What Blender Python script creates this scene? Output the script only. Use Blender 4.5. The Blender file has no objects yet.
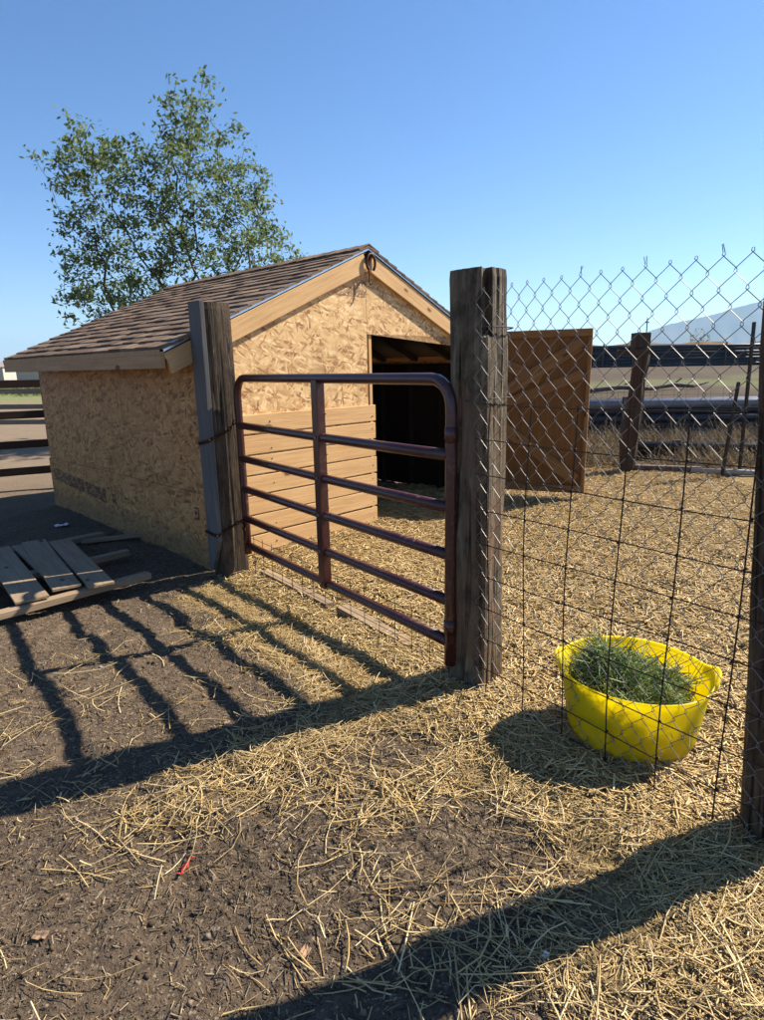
import bpy, math, random
import numpy as np
from mathutils import Vector, Matrix
random.seed(7); RG = np.random.default_rng(11)
sc = bpy.context.scene
COL = sc.collection
rad = math.radians

# ------------------------------------------------------------------ camera / light
F = 615.0; H = 1.53
P = math.atan(142.4/615); R = math.atan(.0187)
f = Vector((0, math.cos(P), -math.sin(P))); r0 = Vector((1, 0, 0)); u0 = r0.cross(f)
r = r0*math.cos(R)-u0*math.sin(R); u = u0*math.cos(R)+r0*math.sin(R)
cam = bpy.data.cameras.new("camera"); co = bpy.data.objects.new("camera", cam); COL.objects.link(co)
M = Matrix((r, u, -f)).transposed().to_4x4(); M.translation = Vector((0, 0, H)); co.matrix_world = M
cam.sensor_fit = 'HORIZONTAL'; cam.sensor_width = 36; cam.lens = 36*F/764
cam.clip_start = .05; cam.clip_end = 60000
sc.camera = co
SUN_EL = rad(42.2); SUN_AZ = math.atan2(.911, .412)       # azimuth clockwise from +Y
sd = Vector((math.sin(SUN_AZ)*math.cos(SUN_EL), math.cos(SUN_AZ)*math.cos(SUN_EL), math.sin(SUN_EL)))
sl = bpy.data.lights.new("sun", 'SUN'); so = bpy.data.objects.new("sun", sl); COL.objects.link(so)
sl.energy = 5.0; sl.angle = rad(.53); sl.color = (1, .90, .76)
so.rotation_euler = (-sd).to_track_quat('-Z', 'Y').to_euler()
w = bpy.data.worlds.new("World"); sc.world = w; w.use_nodes = True
nt = w.node_tree; nt.nodes.clear()
sky = nt.nodes.new('ShaderNodeTexSky'); sky.sky_type = 'NISHITA'; sky.sun_disc = False
sky.sun_elevation = SUN_EL; sky.sun_rotation = SUN_AZ
sky.altitude = 1500; sky.air_density = 1.0; sky.dust_density = .25; sky.ozone_density = 2.4
bg = nt.nodes.new('ShaderNodeBackground'); bg.inputs[1].default_value = .075
wo = nt.nodes.new('ShaderNodeOutputWorld')
hs0 = nt.nodes.new('ShaderNodeHueSaturation'); hs0.inputs['Saturation'].default_value = 1.22; hs0.inputs['Hue'].default_value = .505
nt.links.new(sky.outputs[0], hs0.inputs['Color']); nt.links.new(hs0.outputs[0], bg.inputs[0]); nt.links.new(bg.outputs[0], wo.inputs[0])
sc.view_settings.view_transform = 'Standard'; sc.view_settings.look = 'None'
sc.view_settings.exposure = 1.27; sc.view_settings.gamma = 1
sc.cycles.max_bounces = 6; sc.cycles.transparent_max_bounces = 8

# ------------------------------------------------------------------ materials
class NT:
    def __init__(s, name):
        s.m = bpy.data.materials.new(name); s.m.use_nodes = True; s.t = s.m.node_tree; s.t.nodes.clear()
        s.out = s.n('ShaderNodeOutputMaterial'); s.b = s.n('ShaderNodeBsdfPrincipled')
        s.l(s.b.outputs[0], s.out.inputs[0])
    def n(s, ty, **k):
        x = s.t.nodes.new(ty)
        for a, v in k.items(): setattr(x, a, v)
        return x
    def l(s, a, b): s.t.links.new(a, b)
    def set(s, node, key, v):
        if hasattr(v, 'is_linked') or hasattr(v, 'links'): s.l(v, node.inputs[key])
        else: node.inputs[key].default_value = v
    def math(s, op, a, b=0., clamp=False):
        x = s.n('ShaderNodeMath', operation=op); x.use_clamp = clamp
        s.set(x, 0, a); s.set(x, 1, b); return x.outputs[0]
    def mix(s, fac, a, b, mode='MIX'):
        x = s.n('ShaderNodeMix', data_type='RGBA', blend_type=mode)
        for k, v in ((0, fac), (6, a), (7, b)):
            if isinstance(v, tuple): v = (*v[:3], 1)
            s.set(x, k, v)
        return x.outputs[2]
    def mixf(s, fac, a, b):
        x = s.n('ShaderNodeMix', data_type='FLOAT'); s.set(x, 0, fac); s.set(x, 2, a); s.set(x, 3, b); return x.outputs[0]
    def coord(s, rand=0., scale=(1, 1, 1), rot=(0, 0, 0), src='Object'):
        c = s.n('ShaderNodeTexCoord').outputs[src]
        if rand:
            oi = s.n('ShaderNodeObjectInfo'); v = s.n('ShaderNodeVectorMath', operation='ADD')
            s.l(c, v.inputs[0]); s.l(s.math('MULTIPLY', oi.outputs['Random'], rand), v.inputs[1]); c = v.outputs[0]
        return s.map(c, scale, rot)
    def map(s, c, scale=(1, 1, 1), rot=(0, 0, 0), loc=(0, 0, 0)):
        m = s.n('ShaderNodeMapping'); s.l(c, m.inputs[0]); m.inputs['Scale'].default_value = scale
        m.inputs['Rotation'].default_value = rot; m.inputs['Location'].default_value = loc
        return m.outputs[0]
    def noise(s, c, scale, detail=4, rough=.55, dist=0., out='Fac'):
        x = s.n('ShaderNodeTexNoise'); s.l(c, x.inputs['Vector']); x.inputs['Scale'].default_value = scale
        x.inputs['Detail'].default_value = detail; x.inputs['Roughness'].default_value = rough
        x.inputs['Distortion'].default_value = dist
        return x.outputs[out]
    def voro(s, c, scale, out='Distance', feature='F1', rnd=1.):
        x = s.n('ShaderNodeTexVoronoi', feature=feature); s.l(c, x.inputs['Vector']); x.inputs['Scale'].default_value = scale
        x.inputs['Randomness'].default_value = rnd
        return x.outputs[out]
    def ramp(s, fac, stops):
        x = s.n('ShaderNodeValToRGB'); s.l(fac, x.inputs[0]); e = x.color_ramp.elements
        while len(e) < len(stops): e.new(.5)
        for i, (p, c) in enumerate(stops):
            e[i].position = p; e[i].color = (*c, 1) if isinstance(c, tuple) else (c, c, c, 1)
        return x.outputs[0]
    def bump(s, h, strength=.5, dist=.01):
        x = s.n('ShaderNodeBump'); x.inputs['Strength'].default_value = strength; x.inputs['Distance'].default_value = dist
        s.l(h, x.inputs['Height']); s.l(x.outputs[0], s.b.inputs['Normal'])
    def fin(s, col, rough=.8, metal=0., spec=.3):
        if isinstance(col, tuple): col = (*col[:3], 1)
        s.set(s.b, 'Base Color', col); s.set(s.b, 'Roughness', rough); s.set(s.b, 'Metallic', metal)
        s.b.inputs['Specular IOR Level'].default_value = spec
        return s.m

def wood(name, c1, c2, c3, axis=0, fine=1., knots=True, rough=.8, bump=.5, crack=False, stain=None):
    t = NT(name)
    sc_ = [16, 16, 16]; sc_[axis] = 1.1
    base = t.coord(rand=23.)
    g1 = t.noise(t.map(base, tuple(sc_)), 2.2*fine, 6, .6, .35)
    sc2 = [60, 60, 60]; sc2[axis] = 1.6
    g2 = t.noise(t.map(base, tuple(sc2)), 2.*fine, 3, .6)
    col = t.ramp(g1, [(.28, c1), (.5, c2), (.72, c3)])
    col = t.mix(t.math('MULTIPLY', g2, .55), col, c1)
    big = t.noise(base, 1.3, 3)
    col = t.mix(t.ramp(big, [(.35, 0.), (.7, .45)]), col, c1)
    hgt = t.math('ADD', t.math('MULTIPLY', g1, .6), t.math('MULTIPLY', g2, .6))
    if knots:
        ks = [5.5, 5.5, 5.5]; ks[axis] = 2.4
        k = t.voro(t.map(base, tuple(ks)), 1.)
        col = t.mix(t.ramp(k, [(.075, 1.), (.13, 0.)]), col, (c1[0]*.35, c1[1]*.28, c1[2]*.22))
    if crack:
        g4 = t.noise(t.map(base, (2.2, 2.2, 1.)), 9, 7, .72)
        col = t.mix(t.ramp(g4, [(.40, .75), (.55, 0.)]), col, (c1[0]*.55, c1[1]*.5, c1[2]*.45))
        hgt = t.math('ADD', hgt, t.math('MULTIPLY', g4, 1.2))
        cs = [22, 22, 22]; cs[axis] = .7
        k = t.noise(t.map(base, tuple(cs)), 1.4, 3, .5, .6)
        kk = t.ramp(k, [(.36, 1.), (.43, 0.)])
        col = t.mix(kk, col, (c1[0]*.25, c1[1]*.22, c1[2]*.2))
        hgt = t.math('SUBTRACT', hgt, t.math('MULTIPLY', kk, 1.6))
    if stain:
        s_ = t.noise(base, 3.1, 5, .65)
        col = t.mix(t.ramp(s_, [(.52, 0.), (.66, .8)]), col, stain)
    t.bump(hgt, bump, .006)
    return t.fin(col, rough)

def osb(name, plane, ink=None, tint=None):
    t = NT(name)
    c = t.n('ShaderNodeTexCoord').outputs['Object']
    sp = t.n('ShaderNodeSeparateXYZ'); t.l(c, sp.inputs[0]); cb = t.n('ShaderNodeCombineXYZ')
    t.l(sp.outputs[0 if plane == 'xz' else 1], cb.inputs[0]); t.l(sp.outputs[2], cb.inputs[1])
    uv = cb.outputs[0]
    wv = t.n('ShaderNodeVectorMath', operation='MULTIPLY_ADD'); t.l(t.noise(uv, 9, 2, .5, out='Color'), wv.inputs[0])
    wv.inputs[1].default_value = (.03, .03, 0); t.l(uv, wv.inputs[2]); uvw = wv.outputs[0]
    val = None; msum = None
    for i, a in enumerate((12, -28, 52, -63, 84, 5, -40, 31)):
        v = t.n('ShaderNodeTexVoronoi'); mp = t.map(t.map(uvw, (1, 1, 1), (0, 0, rad(a)), (i*3.7, i*1.3, 0)), (6.2+i*.6, 31+2.6*i, 1))
        t.l(mp, v.inputs['Vector']); v.inputs['Scale'].default_value = 1
        s2 = t.n('ShaderNodeSeparateColor'); t.l(v.outputs['Color'], s2.inputs[0])
        # each cell is one strand: its tone and whether it lies on top
        if val is None: val = s2.outputs[0]
        else:
            m = t.math('GREATER_THAN', s2.outputs[1], .66)
            edge = t.ramp(v.outputs['Distance'], [(.30, 1.), (.62, 0.)])
            m = t.math('MULTIPLY', m, edge)
            val = t.mixf(m, val, s2.outputs[0])
    fib = t.noise(t.map(uv, (10, 60, 1), (0, 0, .3)), 3, 3)
    v2 = t.math('ADD', t.math('MULTIPLY', val, .86), t.math('MULTIPLY', fib, .16))
    col = t.ramp(v2, [(.06, (.17, .075, .025)), (.22, (.38, .19, .07)), (.42, (.58, .355, .15)), (.72, (.72, .475, .22)), (.95, (.86, .65, .37))])
    big = t.noise(uv, 1.1, 3)
    col = t.mix(t.ramp(big, [(.3, .30), (.65, 0.)]), col, (.42, .27, .13))
    if ink:
        a_, b_, lo, hi = ink
        im = t.ramp(t.noise(t.map(uv, (a_, b_, 1)), 1, 4, .7), [(lo, 0.), (hi, .85)])
        col = t.mix(im, col, (.07, .03, .03))
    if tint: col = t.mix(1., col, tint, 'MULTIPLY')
    zs = t.n('ShaderNodeSeparateXYZ'); t.l(c, zs.inputs[0])
    mud = t.math('ADD', zs.outputs[2], t.math('MULTIPLY', t.noise(uv, 7, 5, .65), -.34))
    col = t.mix(t.ramp(mud, [(-.0, .45), (.06, 0.)]), col, (.12, .08, .045))
    wst = t.noise(t.map(uv, (5, .7, 1)), 1.5, 5, .6)
    col = t.mix(t.ramp(wst, [(.52, 0.), (.75, .45)]), col, (.24, .14, .06))
    t.bump(v2, .35, .004)
    return t.fin(col, .62, spec=.35)

def plain(name, col, rough=.6, metal=0., var=.25, scale=8., bump=.15, spec=.4):
    t = NT(name); c = t.coord(rand=9.)
    n = t.noise(c, scale, 5)
    cc = t.mix(t.ramp(n, [(.3, 0.), (.7, 1.)]), tuple(x*(1-var) for x in col), tuple(min(1, x*(1+var)) for x in col))
    t.bump(n, bump, .004)
    return t.fin(cc, t.math('ADD', t.math('MULTIPLY', n, .25), rough-.12), metal, spec)

M_ = {}
M_['lumber'] = wood('new_lumber', (.46, .265, .11), (.61, .385, .175), (.70, .47, .24), rough=.7)
M_['lumber2'] = wood('dull_lumber', (.30, .17, .08), (.40, .24, .12), (.5, .32, .17), rough=.7)
M_['grey_board'] = wood('grey_board', (.075, .072, .07), (.12, .116, .112), (.17, .165, .16), axis=2, knots=False)
M_['old_post'] = wood('old_post', (.045, .029, .018), (.115, .08, .048), (.23, .17, .10), axis=2, crack=True, bump=.9, stain=(.07, .045, .028))
M_['grey_post'] = wood('grey_green_post', (.06, .044, .028), (.18, .14, .088), (.36, .30, .19), axis=2, crack=True, bump=1., stain=(.15, .09, .05))
M_['plum_post'] = wood('plum_brown_post', (.10, .075, .06), (.2, .155, .125), (.3, .24, .2), axis=2, crack=True, bump=.8)  # plum-brown wood of the stakes, logs and pole
M_['inner_shade'] = wood('shade_dark_inner_wood', (.009, .0045, .0025), (.018, .009, .005), (.03, .015, .008))  # near-black: the doorway's inside shade is put into the wood colour
M_['pallet'] = wood('pallet_wood', (.18, .125, .075), (.30, .22, .14), (.40, .30, .2))
M_['rail'] = wood('rail_wood', (.03, .015, .009), (.058, .03, .018), (.09, .05, .03))
M_['door'] = wood('door_wood', (.13, .055, .014), (.20, .09, .024), (.26, .12, .036), axis=2, knots=False)
M_['brace'] = wood('brace_wood', (.17, .08, .026), (.26, .135, .05), (.34, .19, .075))
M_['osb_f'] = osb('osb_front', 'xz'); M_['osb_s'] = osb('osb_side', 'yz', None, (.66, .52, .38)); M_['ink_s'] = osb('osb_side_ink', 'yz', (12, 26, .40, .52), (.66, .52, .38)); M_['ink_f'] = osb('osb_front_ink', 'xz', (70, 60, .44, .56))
M_['paint'] = plain('maroon_paint', (.075, .013, .014), .28, 0., .3, 14, .1, .6)
t = NT('worn_maroon_paint'); c = t.coord(rand=9.)
n = t.noise(c, 14, 5); n2 = t.noise(c, 34, 6, .7); n3 = t.noise(t.map(c, (1, 1, .3)), 5, 4)
col = t.mix(n, (.032, .006, .008), (.062, .011, .012))
rs = t.math('MULTIPLY', t.ramp(n2, [(.56, 0.), (.62, 1.)]), t.ramp(n3, [(.45, 0.), (.62, 1.)]))
col = t.mix(rs, col, (.16, .065, .03))
col = t.mix(t.math('MULTIPLY', t.ramp(n3, [(.3, 0.), (.8, .22)]), n2), col, (.2, .15, .11))
t.bump(n2, .15, .003); M_['paint'] = t.fin(col, t.mixf(rs, .3, .8), 0., .55)
M_['galv'] = plain('galvanised_wire', (.20, .19, .175), .42, .75, .2, 30, .1)
M_['rusty'] = plain('dark_rusty_wire', (.035, .026, .022), .55, .5, .35, 40, .2)
M_['welded'] = plain('grey_welded_wire', (.2, .18, .16), .45, .7, .25, 40, .1)
M_['drip'] = plain('metal_drip_edge', (.62, .66, .72), .3, .85, .08, 6, .05)
M_['rust'] = plain('rusted_iron', (.07, .028, .014), .6, .7, .5, 30, .5)
M_['black'] = plain('black_mark_ink', (.07, .035, .028), .8, 0., .2, 20)
M_['pipe_dark'] = plain('dark_pipe', (.035, .04, .05), .42, .2, .3, 4, .1)
M_['pipe_pale'] = plain('pale_pipe', (.5, .5, .5), .4, .1, .15, 4, .1)
M_['pipe_sunlit'] = plain('sunlit_top_pipe', (.17, .18, .2), .4, .1, .2, 4, .1)  # paler pipe colour, sunlight painted onto the top row
M_['dark_post'] = wood('dark_brown_post', (.03, .02, .013), (.06, .04, .026), (.10, .07, .045), axis=2)
M_['pipe_dusty'] = plain('grey_dusty_pipe', (.28, .265, .24), .6, 0., .2, 4, .1)
M_['white'] = plain('white_scrap', (.75, .75, .78), .5, 0., .1)
M_['red'] = plain('red_scrap', (.62, .06, .045), .45, 0., .1)
M_['rubber'] = plain('black_rubber', (.018, .018, .02), .6, 0., .3, 12, .4)
M_['rope'] = plain('tan_rope', (.42, .34, .23), .8, 0., .25, 60, .5)
M_['leafdry'] = plain('dry_leaf', (.30, .19, .11), .8, 0., .3, 30)
M_['stucco'] = plain('pale_wall', (.40, .36, .31), .8, 0., .1, 1)
M_['roofing'] = plain('grey_roofing', (.30, .26, .24), .7, 0., .1, 1)
M_['glass'] = plain('dark_window', (.03, .035, .04), .1, 0., .1, 1)

def island(name, stops, rough=.7, trans=0., rough_noise=None, spec=.35):
    t = NT(name); g = t.n('ShaderNodeNewGeometry')
    c = t.coord()
    fac = t.math('ADD', t.math('MULTIPLY', g.outputs['Random Per Island'], .8), t.math('MULTIPLY', t.noise(c, 3, 3), .2))
    col = t.ramp(fac, stops)
    m = t.fin(col, rough, spec=spec)
    if trans:
        tr = t.n('ShaderNodeBsdfTranslucent'); t.l(col, tr.inputs[0]); mx = t.n('ShaderNodeMixShader')
        mx.inputs[0].default_value = trans
        t.l(t.b.outputs[0], mx.inputs[1]); t.l(tr.outputs[0], mx.inputs[2]); t.l(mx.outputs[0], t.out.inputs[0])
    return m
M_['straw'] = island('straw', [(.0, (.22, .14, .06)), (.3, (.44, .30, .12)), (.65, (.66, .48, .215)), (1., (.82, .68, .40))], .5, .15, spec=.45)
M_['straw_bits'] = island('straw_bits', [(.0, (.20, .13, .055)), (.3, (.42, .29, .12)), (.65, (.62, .45, .20)), (1., (.78, .62, .34))], .6, .1)
M_['chaff'] = island('chaff', [(.0, (.05, .035, .022)), (.5, (.14, .10, .06)), (.8, (.30, .22, .12)), (1., (.50, .41, .27))], .7)
M_['clod'] = island('clod', [(.0, (.04, .028, .019)), (.5, (.11, .078, .053)), (.85, (.20, .15, .105)), (1., (.36, .31, .25))], .95, spec=.1)
M_['leaf'] = island('tree_leaf', [(.0, (.055, .09, .03)), (.4, (.125, .175, .06)), (.8, (.19, .24, .095)), (1., (.30, .35, .16))], .6, .4, spec=.15)
M_['hay'] = island('green_hay', [(.0, (.08, .10, .04)), (.3, (.19, .27, .08)), (.6, (.36, .45, .17)), (.85, (.52, .50, .28)), (1., (.66, .60, .38))], .6, .3)
M_['weed'] = island('weed_leaf', [(.0, (.08, .11, .03)), (.5, (.16, .2, .06)), (1., (.3, .3, .12))], .7, .3)
M_['drygrass'] = island('dry_grass', [(.0, (.12, .085, .04)), (.5, (.26, .19, .10)), (1., (.42, .32, .18))], .8, .2)
M_['shingle'] = island('asphalt_shingle', [(.0, (.085, .055, .036)), (.4, (.14, .092, .06)), (.75, (.20, .135, .088)), (1., (.27, .185, .12))], .9, spec=.25)
_t = M_['shingle'].node_tree
M_['bark'] = wood('tree_bark', (.06, .045, .032), (.11, .085, .062), (.17, .135, .1), axis=2, knots=False)

t = NT('yellow_plastic'); c = t.coord(); n = t.noise(c, 14, 4)
col = t.mix(t.ramp(n, [(.45, 0.), (.8, .35)]), (.92, .80, .02), (.78, .64, .03))
sc2_ = t.ramp(t.noise(t.map(c, (3, 3, 30)), 6, 6, .75), [(.60, 0.), (.68, .45)]); col = t.mix(sc2_, col, (.55, .47, .16))
dz = t.n('ShaderNodeSeparateXYZ'); t.l(c, dz.inputs[0])
dirt = t.math('MULTIPLY', t.ramp(dz.outputs[2], [(.0, .9), (.09, 0.)]), t.ramp(t.noise(c, 22, 5), [(.42, 0.), (.6, 1.)]))
col = t.mix(dirt, col, (.22, .15, .07))
t.fin(col, .38, spec=.45); tr = t.n('ShaderNodeBsdfTranslucent'); t.l(col, tr.inputs[0]); mx = t.n('ShaderNodeMixShader')
mx.inputs[0].default_value = .62; t.l(t.b.outputs[0], mx.inputs[1]); t.l(tr.outputs[0], mx.inputs[2]); t.l(mx.outputs[0], t.out.inputs[0])
M_['yellow'] = t.m

# ------------------------------------------------------------------ object helpers
def link(o, parent=None):
    COL.objects.link(o)
    if parent is not None: o.parent = parent
    return o
def tag(o, label=None, cat=None, group=None, kind=None):
    if label: o['label'] = label
    if cat: o['category'] = cat
    if group: o['group'] = group
    if kind: o['kind'] = kind
    return o
def empty(name, loc=(0, 0, 0), rz=0):
    o = bpy.data.objects.new(name, None); o.location = loc; o.rotation_euler = (0, 0, rz); o.empty_display_size = .1
    return link(o)
class MB:
    def __init__(s): s.v = []; s.f = []
    def add(s, vs, fs):
        b = len(s.v); s.v += [tuple(x) for x in vs]; s.f += [tuple(b+i for i in q) for q in fs]; return s
    def box(s, x0, x1, y0, y1, z0, z1):
        return s.add([(x0, y0, z0), (x1, y0, z0), (x1, y1, z0), (x0, y1, z0), (x0, y0, z1), (x1, y0, z1), (x1, y1, z1), (x0, y1, z1)],
                     [(0, 3, 2, 1), (4, 5, 6, 7), (0, 1, 5, 4), (1, 2, 6, 5), (2, 3, 7, 6), (3, 0, 4, 7)])
    def prism(s, pts, fn, d0, d1):
        n = len(pts); vs = [fn(a, b, d0) for a, b in pts]+[fn(a, b, d1) for a, b in pts]
        return s.add(vs, [tuple(range(n-1, -1, -1)), tuple(range(n, 2*n))]+[(i, (i+1) % n, n+(i+1) % n, n+i) for i in range(n)])
    def tube(s, pts, r, n=6, close=False, radii=None, caps=True):
        pts = [Vector(p) for p in pts]; N = len(pts); vs = []; fs = []
        prev = None
        for i, p in enumerate(pts):
            if close: d = pts[(i+1) % N]-pts[i-1]
            else: d = pts[min(i+1, N-1)]-pts[max(i-1, 0)]
            d.normalize()
            if prev is None:
                a = Vector((0, 0, 1)) if abs(d.z) < .9 else Vector((1, 0, 0)); a = (a-d*a.dot(d)).normalized()
            else: a = (prev-d*prev.dot(d)).normalized()
            prev = a; b = d.cross(a); rr = radii[i] if radii else r
            for k in range(n):
                t_ = 2*math.pi*k/n; vs.append(p+(a*math.cos(t_)+b*math.sin(t_))*rr)
        for i in range(N if close else N-1):
            j = (i+1) % N
            for k in range(n): fs.append((i*n+k, i*n+(k+1) % n, j*n+(k+1) % n, j*n+k))
        if caps and not close: fs += [tuple(range(n-1, -1, -1)), tuple((N-1)*n+k for k in range(n))]
        return s.add(vs, fs)
    def build(s, name, mat, parent=None, smooth=False, bevel=0., loc=None):
        me = bpy.data.meshes.new(name); me.from_pydata(s.v, [], s.f); me.validate(); me.update()
        me.materials.append(mat)
        if smooth: me.shade_smooth()
        o = bpy.data.objects.new(name, me)
        if bevel:
            b = o.modifiers.new('bevel', 'BEVEL'); b.width = bevel; b.segments = 2; b.limit_method = 'ANGLE'
        if loc: o.location = loc
        return link(o, parent)
def board(name, p0, p1, wd, th, mat, parent=None, nrm=(0, 0, 1), bevel=.003, bend=0.):
    """a board whose local X runs p0->p1, wd across, th along nrm"""
    p0, p1 = Vector(p0), Vector(p1); d = p1-p0; L = d.length; d.normalize(); n = Vector(nrm); n = (n-d*n.dot(d)).normalized(); s_ = n.cross(d)
    m = MB(); K = max(2, int(L/.25)); vs = []; fs = []
    for i in range(K+1):
        x = -L/2+L*i/K; zz = bend*math.sin(math.pi*i/K)
        for yy, z in ((-wd/2, -th/2), (wd/2, -th/2), (wd/2, th/2), (-wd/2, th/2)):
            j = random.uniform(-.0015, .0015)
            vs.append((x, yy+j, z+zz))
    for i in range(K):
        for k in range(4): fs.append((i*4+k, (i+1)*4+k, (i+1)*4+(k+1) % 4, i*4+(k+1) % 4))
    fs += [(0, 1, 2, 3), tuple(K*4+k for k in (3, 2, 1, 0))]
    m.add(vs, fs); o = m.build(name, mat, parent, bevel=bevel)
    mt = Matrix((d, s_, n)).transposed().to_4x4(); mt.translation = (p0+p1)/2
    o.matrix_basis = mt
    return o

# numpy value noise
def _hash(ix, iy, s):
    h = (ix.astype(np.int64)*374761393+iy.astype(np.int64)*668265263+s*1442695041) & 0xffffffff
    h = ((h ^ (h >> 13))*1274126177) & 0xffffffff
    return ((h ^ (h >> 16)) & 0xffff)/65535.
def vn(x, y, s=0):
    ix = np.floor(x); iy = np.floor(y); fx = x-ix; fy = y-iy; fx = fx*fx*(3-2*fx); fy = fy*fy*(3-2*fy)
    a = _hash(ix, iy, s); b = _hash(ix+1, iy, s); c = _hash(ix, iy+1, s); d = _hash(ix+1, iy+1, s)
    return (a*(1-fx)+b*fx)*(1-fy)+(c*(1-fx)+d*fx)*fy
def fbm(x, y, s=0, o=4):
    v = 0; a = .5
    for i in range(o): v = v+a*vn(x*2**i+i*7.3, y*2**i-i*3.1, s+i); a *= .5
    return v
def sm(x, a, b):
    t_ = np.clip((x-a)/(b-a), 0, 1); return t_*t_*(3-2*t_)

A0 = np.array([.32, 2.78]); GD = np.array([.606, -.795]); D2 = np.array([.794, .608])   # gate foot, along fence, into the pen
def G(s, uu, z=0.): return (A0[0]+GD[0]*s+D2[0]*uu, A0[1]+GD[1]*s+D2[1]*uu, z)
SA = rad(46); SC = np.array([-.063-1.869*math.cos(SA), 6.071-1.869*math.sin(SA)]); SX = np.array([math.cos(SA), math.sin(SA)]); SY = np.array([-SX[1], SX[0]])
def S(x, y, z=0.): return (SC[0]+SX[0]*x+SY[0]*y, SC[1]+SX[1]*x+SY[1]*y, z)

def blob(x, y, cx, cy, rx, ry, ang=0):
    ca, sa = math.cos(rad(ang)), math.sin(rad(ang)); dx = x-cx; dy = y-cy
    a = (dx*ca+dy*sa)/rx; b = (-dx*sa+dy*ca)/ry
    return np.exp(-(a*a+b*b))
def _unused(): pass
def cover(x, y):
    """how much straw lies at a spot, 0..1"""
    s = (x-A0[0])*GD[0]+(y-A0[1])*GD[1]; uu = (x-A0[0])*D2[0]+(y-A0[1])*D2[1]
    lx = (x-SC[0])*SX[0]+(y-SC[1])*SX[1]; ly = (x-SC[0])*SY[0]+(y-SC[1])*SY[1]
    n = fbm(x*2.2, y*2.2, 5); n2 = fbm(x*7, y*7, 9)
    inside = sm(uu, -.05, .08)*sm(lx, -.35, .05)
    back = 1-sm(y+x*.28, 9.9, 10.5)
    pen = inside*back*(.80+.3*n)*(1-.9*sm(ly, .3, 1.6))
    along = sm(s, -2.5, -2.1)
    out = (1-sm(-uu, .05, 1.05))*along*(1-sm(s, -.1, .25))*(.9)
    fr = (1-sm(-uu, .12, .75))*sm(s, -.1, .3)*.95
    band = .45*blob(x, y, -.35, 2.28, .85, .17, 22)
    b2 = .42*blob(x, y, -.6, 1.9, .5, .2, 15)+.3*blob(x, y, .1, 1.95, .35, .3)
    b3 = .34*blob(x, y, .95, 1.5, .45, .28, 10)+.3*blob(x, y, .6, 1.25, .5, .2)
    base = .10+.09*sm(x, -.6, .6)
    c = np.maximum(pen, np.maximum(out, fr))*(.55+.75*n)+band*(.5+n)+b2*n2*1.4+b3*(.4+n)+base*n2*1.6
    c = c-.5*blob(x, y, .3, 1.75, .22, .13, 20)-.35*blob(x, y, .15, 2.3, .18, .16)
    return np.clip(c, 0, 1)
def hgt(x, y):
    near = 1-sm(np.hypot(x, y), 9, 16)
    z = (fbm(x*.9, y*.9, 1)-.47)*.07*near
    z = z+(fbm(x*5, y*5, 2)-.47)*.024*near-.055*blob(x, y, -2.2, 4.0, 1.3, .9)+(fbm(x*19, y*19, 3)-.47)*.026*near-.02*near*sm(vn(x*3.1, y*3.1, 77), .74, .86)
    z = z+cover(x, y)*.018*near
    rise = 1.15*sm(y, 14, 58)*sm(x/np.maximum(y, 1.), .12, .26)
    z = z+rise+near*0-(1-near)*0
    far = sm(np.hypot(x, y), 18, 60)
    return z+far*(fbm(x*.03, y*.03, 4)-.47)*.25
def hz(x, y): return float(hgt(np.array([float(x)]), np.array([float(y)]))[0])

# ------------------------------------------------------------------ ground
def axis(lo, hi, step, g, ext):
    c = list(np.arange(lo, hi, step)); s_ = step; a = c[0]; left = []
    while a > -ext: s_ *= g; a -= s_; left.append(a)
    s_ = step; b = c[-1]; right = []
    while b < ext: s_ *= g; b += s_; right.append(b)
    return np.array(left[::-1]+c+right)
gx = axis(-2.6, 2.8, .018, 1.07, 12000); gy = axis(.9, 5.6, .018, 1.07, 12000)
X, Y = np.meshgrid(gx, gy); Z = hgt(X, Y); ny, nx = X.shape
me = bpy.data.meshes.new('ground'); me.vertices.add(nx*ny)
me.vertices.foreach_set('co', np.stack([X, Y, Z], -1).ravel().astype('f'))
i = np.arange(ny-1)[:, None]*nx+np.arange(nx-1)[None, :]
q = np.stack([i, i+1, i+nx+1, i+nx], -1).reshape(-1, 4)
def setfaces(me, q):
    k = q.shape[1]; me.loops.add(q.size); me.polygons.add(len(q))
    me.loops.foreach_set('vertex_index', q.ravel().astype('i'))
    me.polygons.foreach_set('loop_start', (np.arange(len(q))*k).astype('i'))
    me.update(calc_edges=True)
setfaces(me, q); me.shade_smooth()
at = me.attributes.new('straw_cover', 'FLOAT', 'POINT'); at.data.foreach_set('value', cover(X, Y).ravel().astype('f'))
r_ = X/np.maximum(Y, 1)
green = sm(Y, 27, 31)*(1-sm(Y, 40, 46))*sm(r_, .2, .3)*sm(fbm(X*.15, Y*.15, 8), .44, .6)*.55+sm(Y, 30, 40)*(1-sm(r_, -.1, 0))*sm(fbm(X*.05, Y*.05, 8), .35, .5)
at = me.attributes.new('green_growth', 'FLOAT', 'POINT'); at.data.foreach_set('value', np.clip(green, 0, 1).ravel().astype('f'))
pale = sm(np.hypot(X, Y), 7.5, 12)*(1-.82*sm(r_, .1, .25))
dark_far = sm(np.hypot(X, Y), 10.5, 15)*sm(r_, .1, .25)*(.55+.9*fbm(X*.4, Y*.4, 15))  # soil colour gets darker towards the right background
at = me.attributes.new('dark_soil', 'FLOAT', 'POINT'); at.data.foreach_set('value', np.clip(dark_far, 0, 1).ravel().astype('f'))
at = me.attributes.new('dry_soil', 'FLOAT', 'POINT'); at.data.foreach_set('value', pale.ravel().astype('f'))
t = NT('ground_soil'); c = t.coord()
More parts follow.
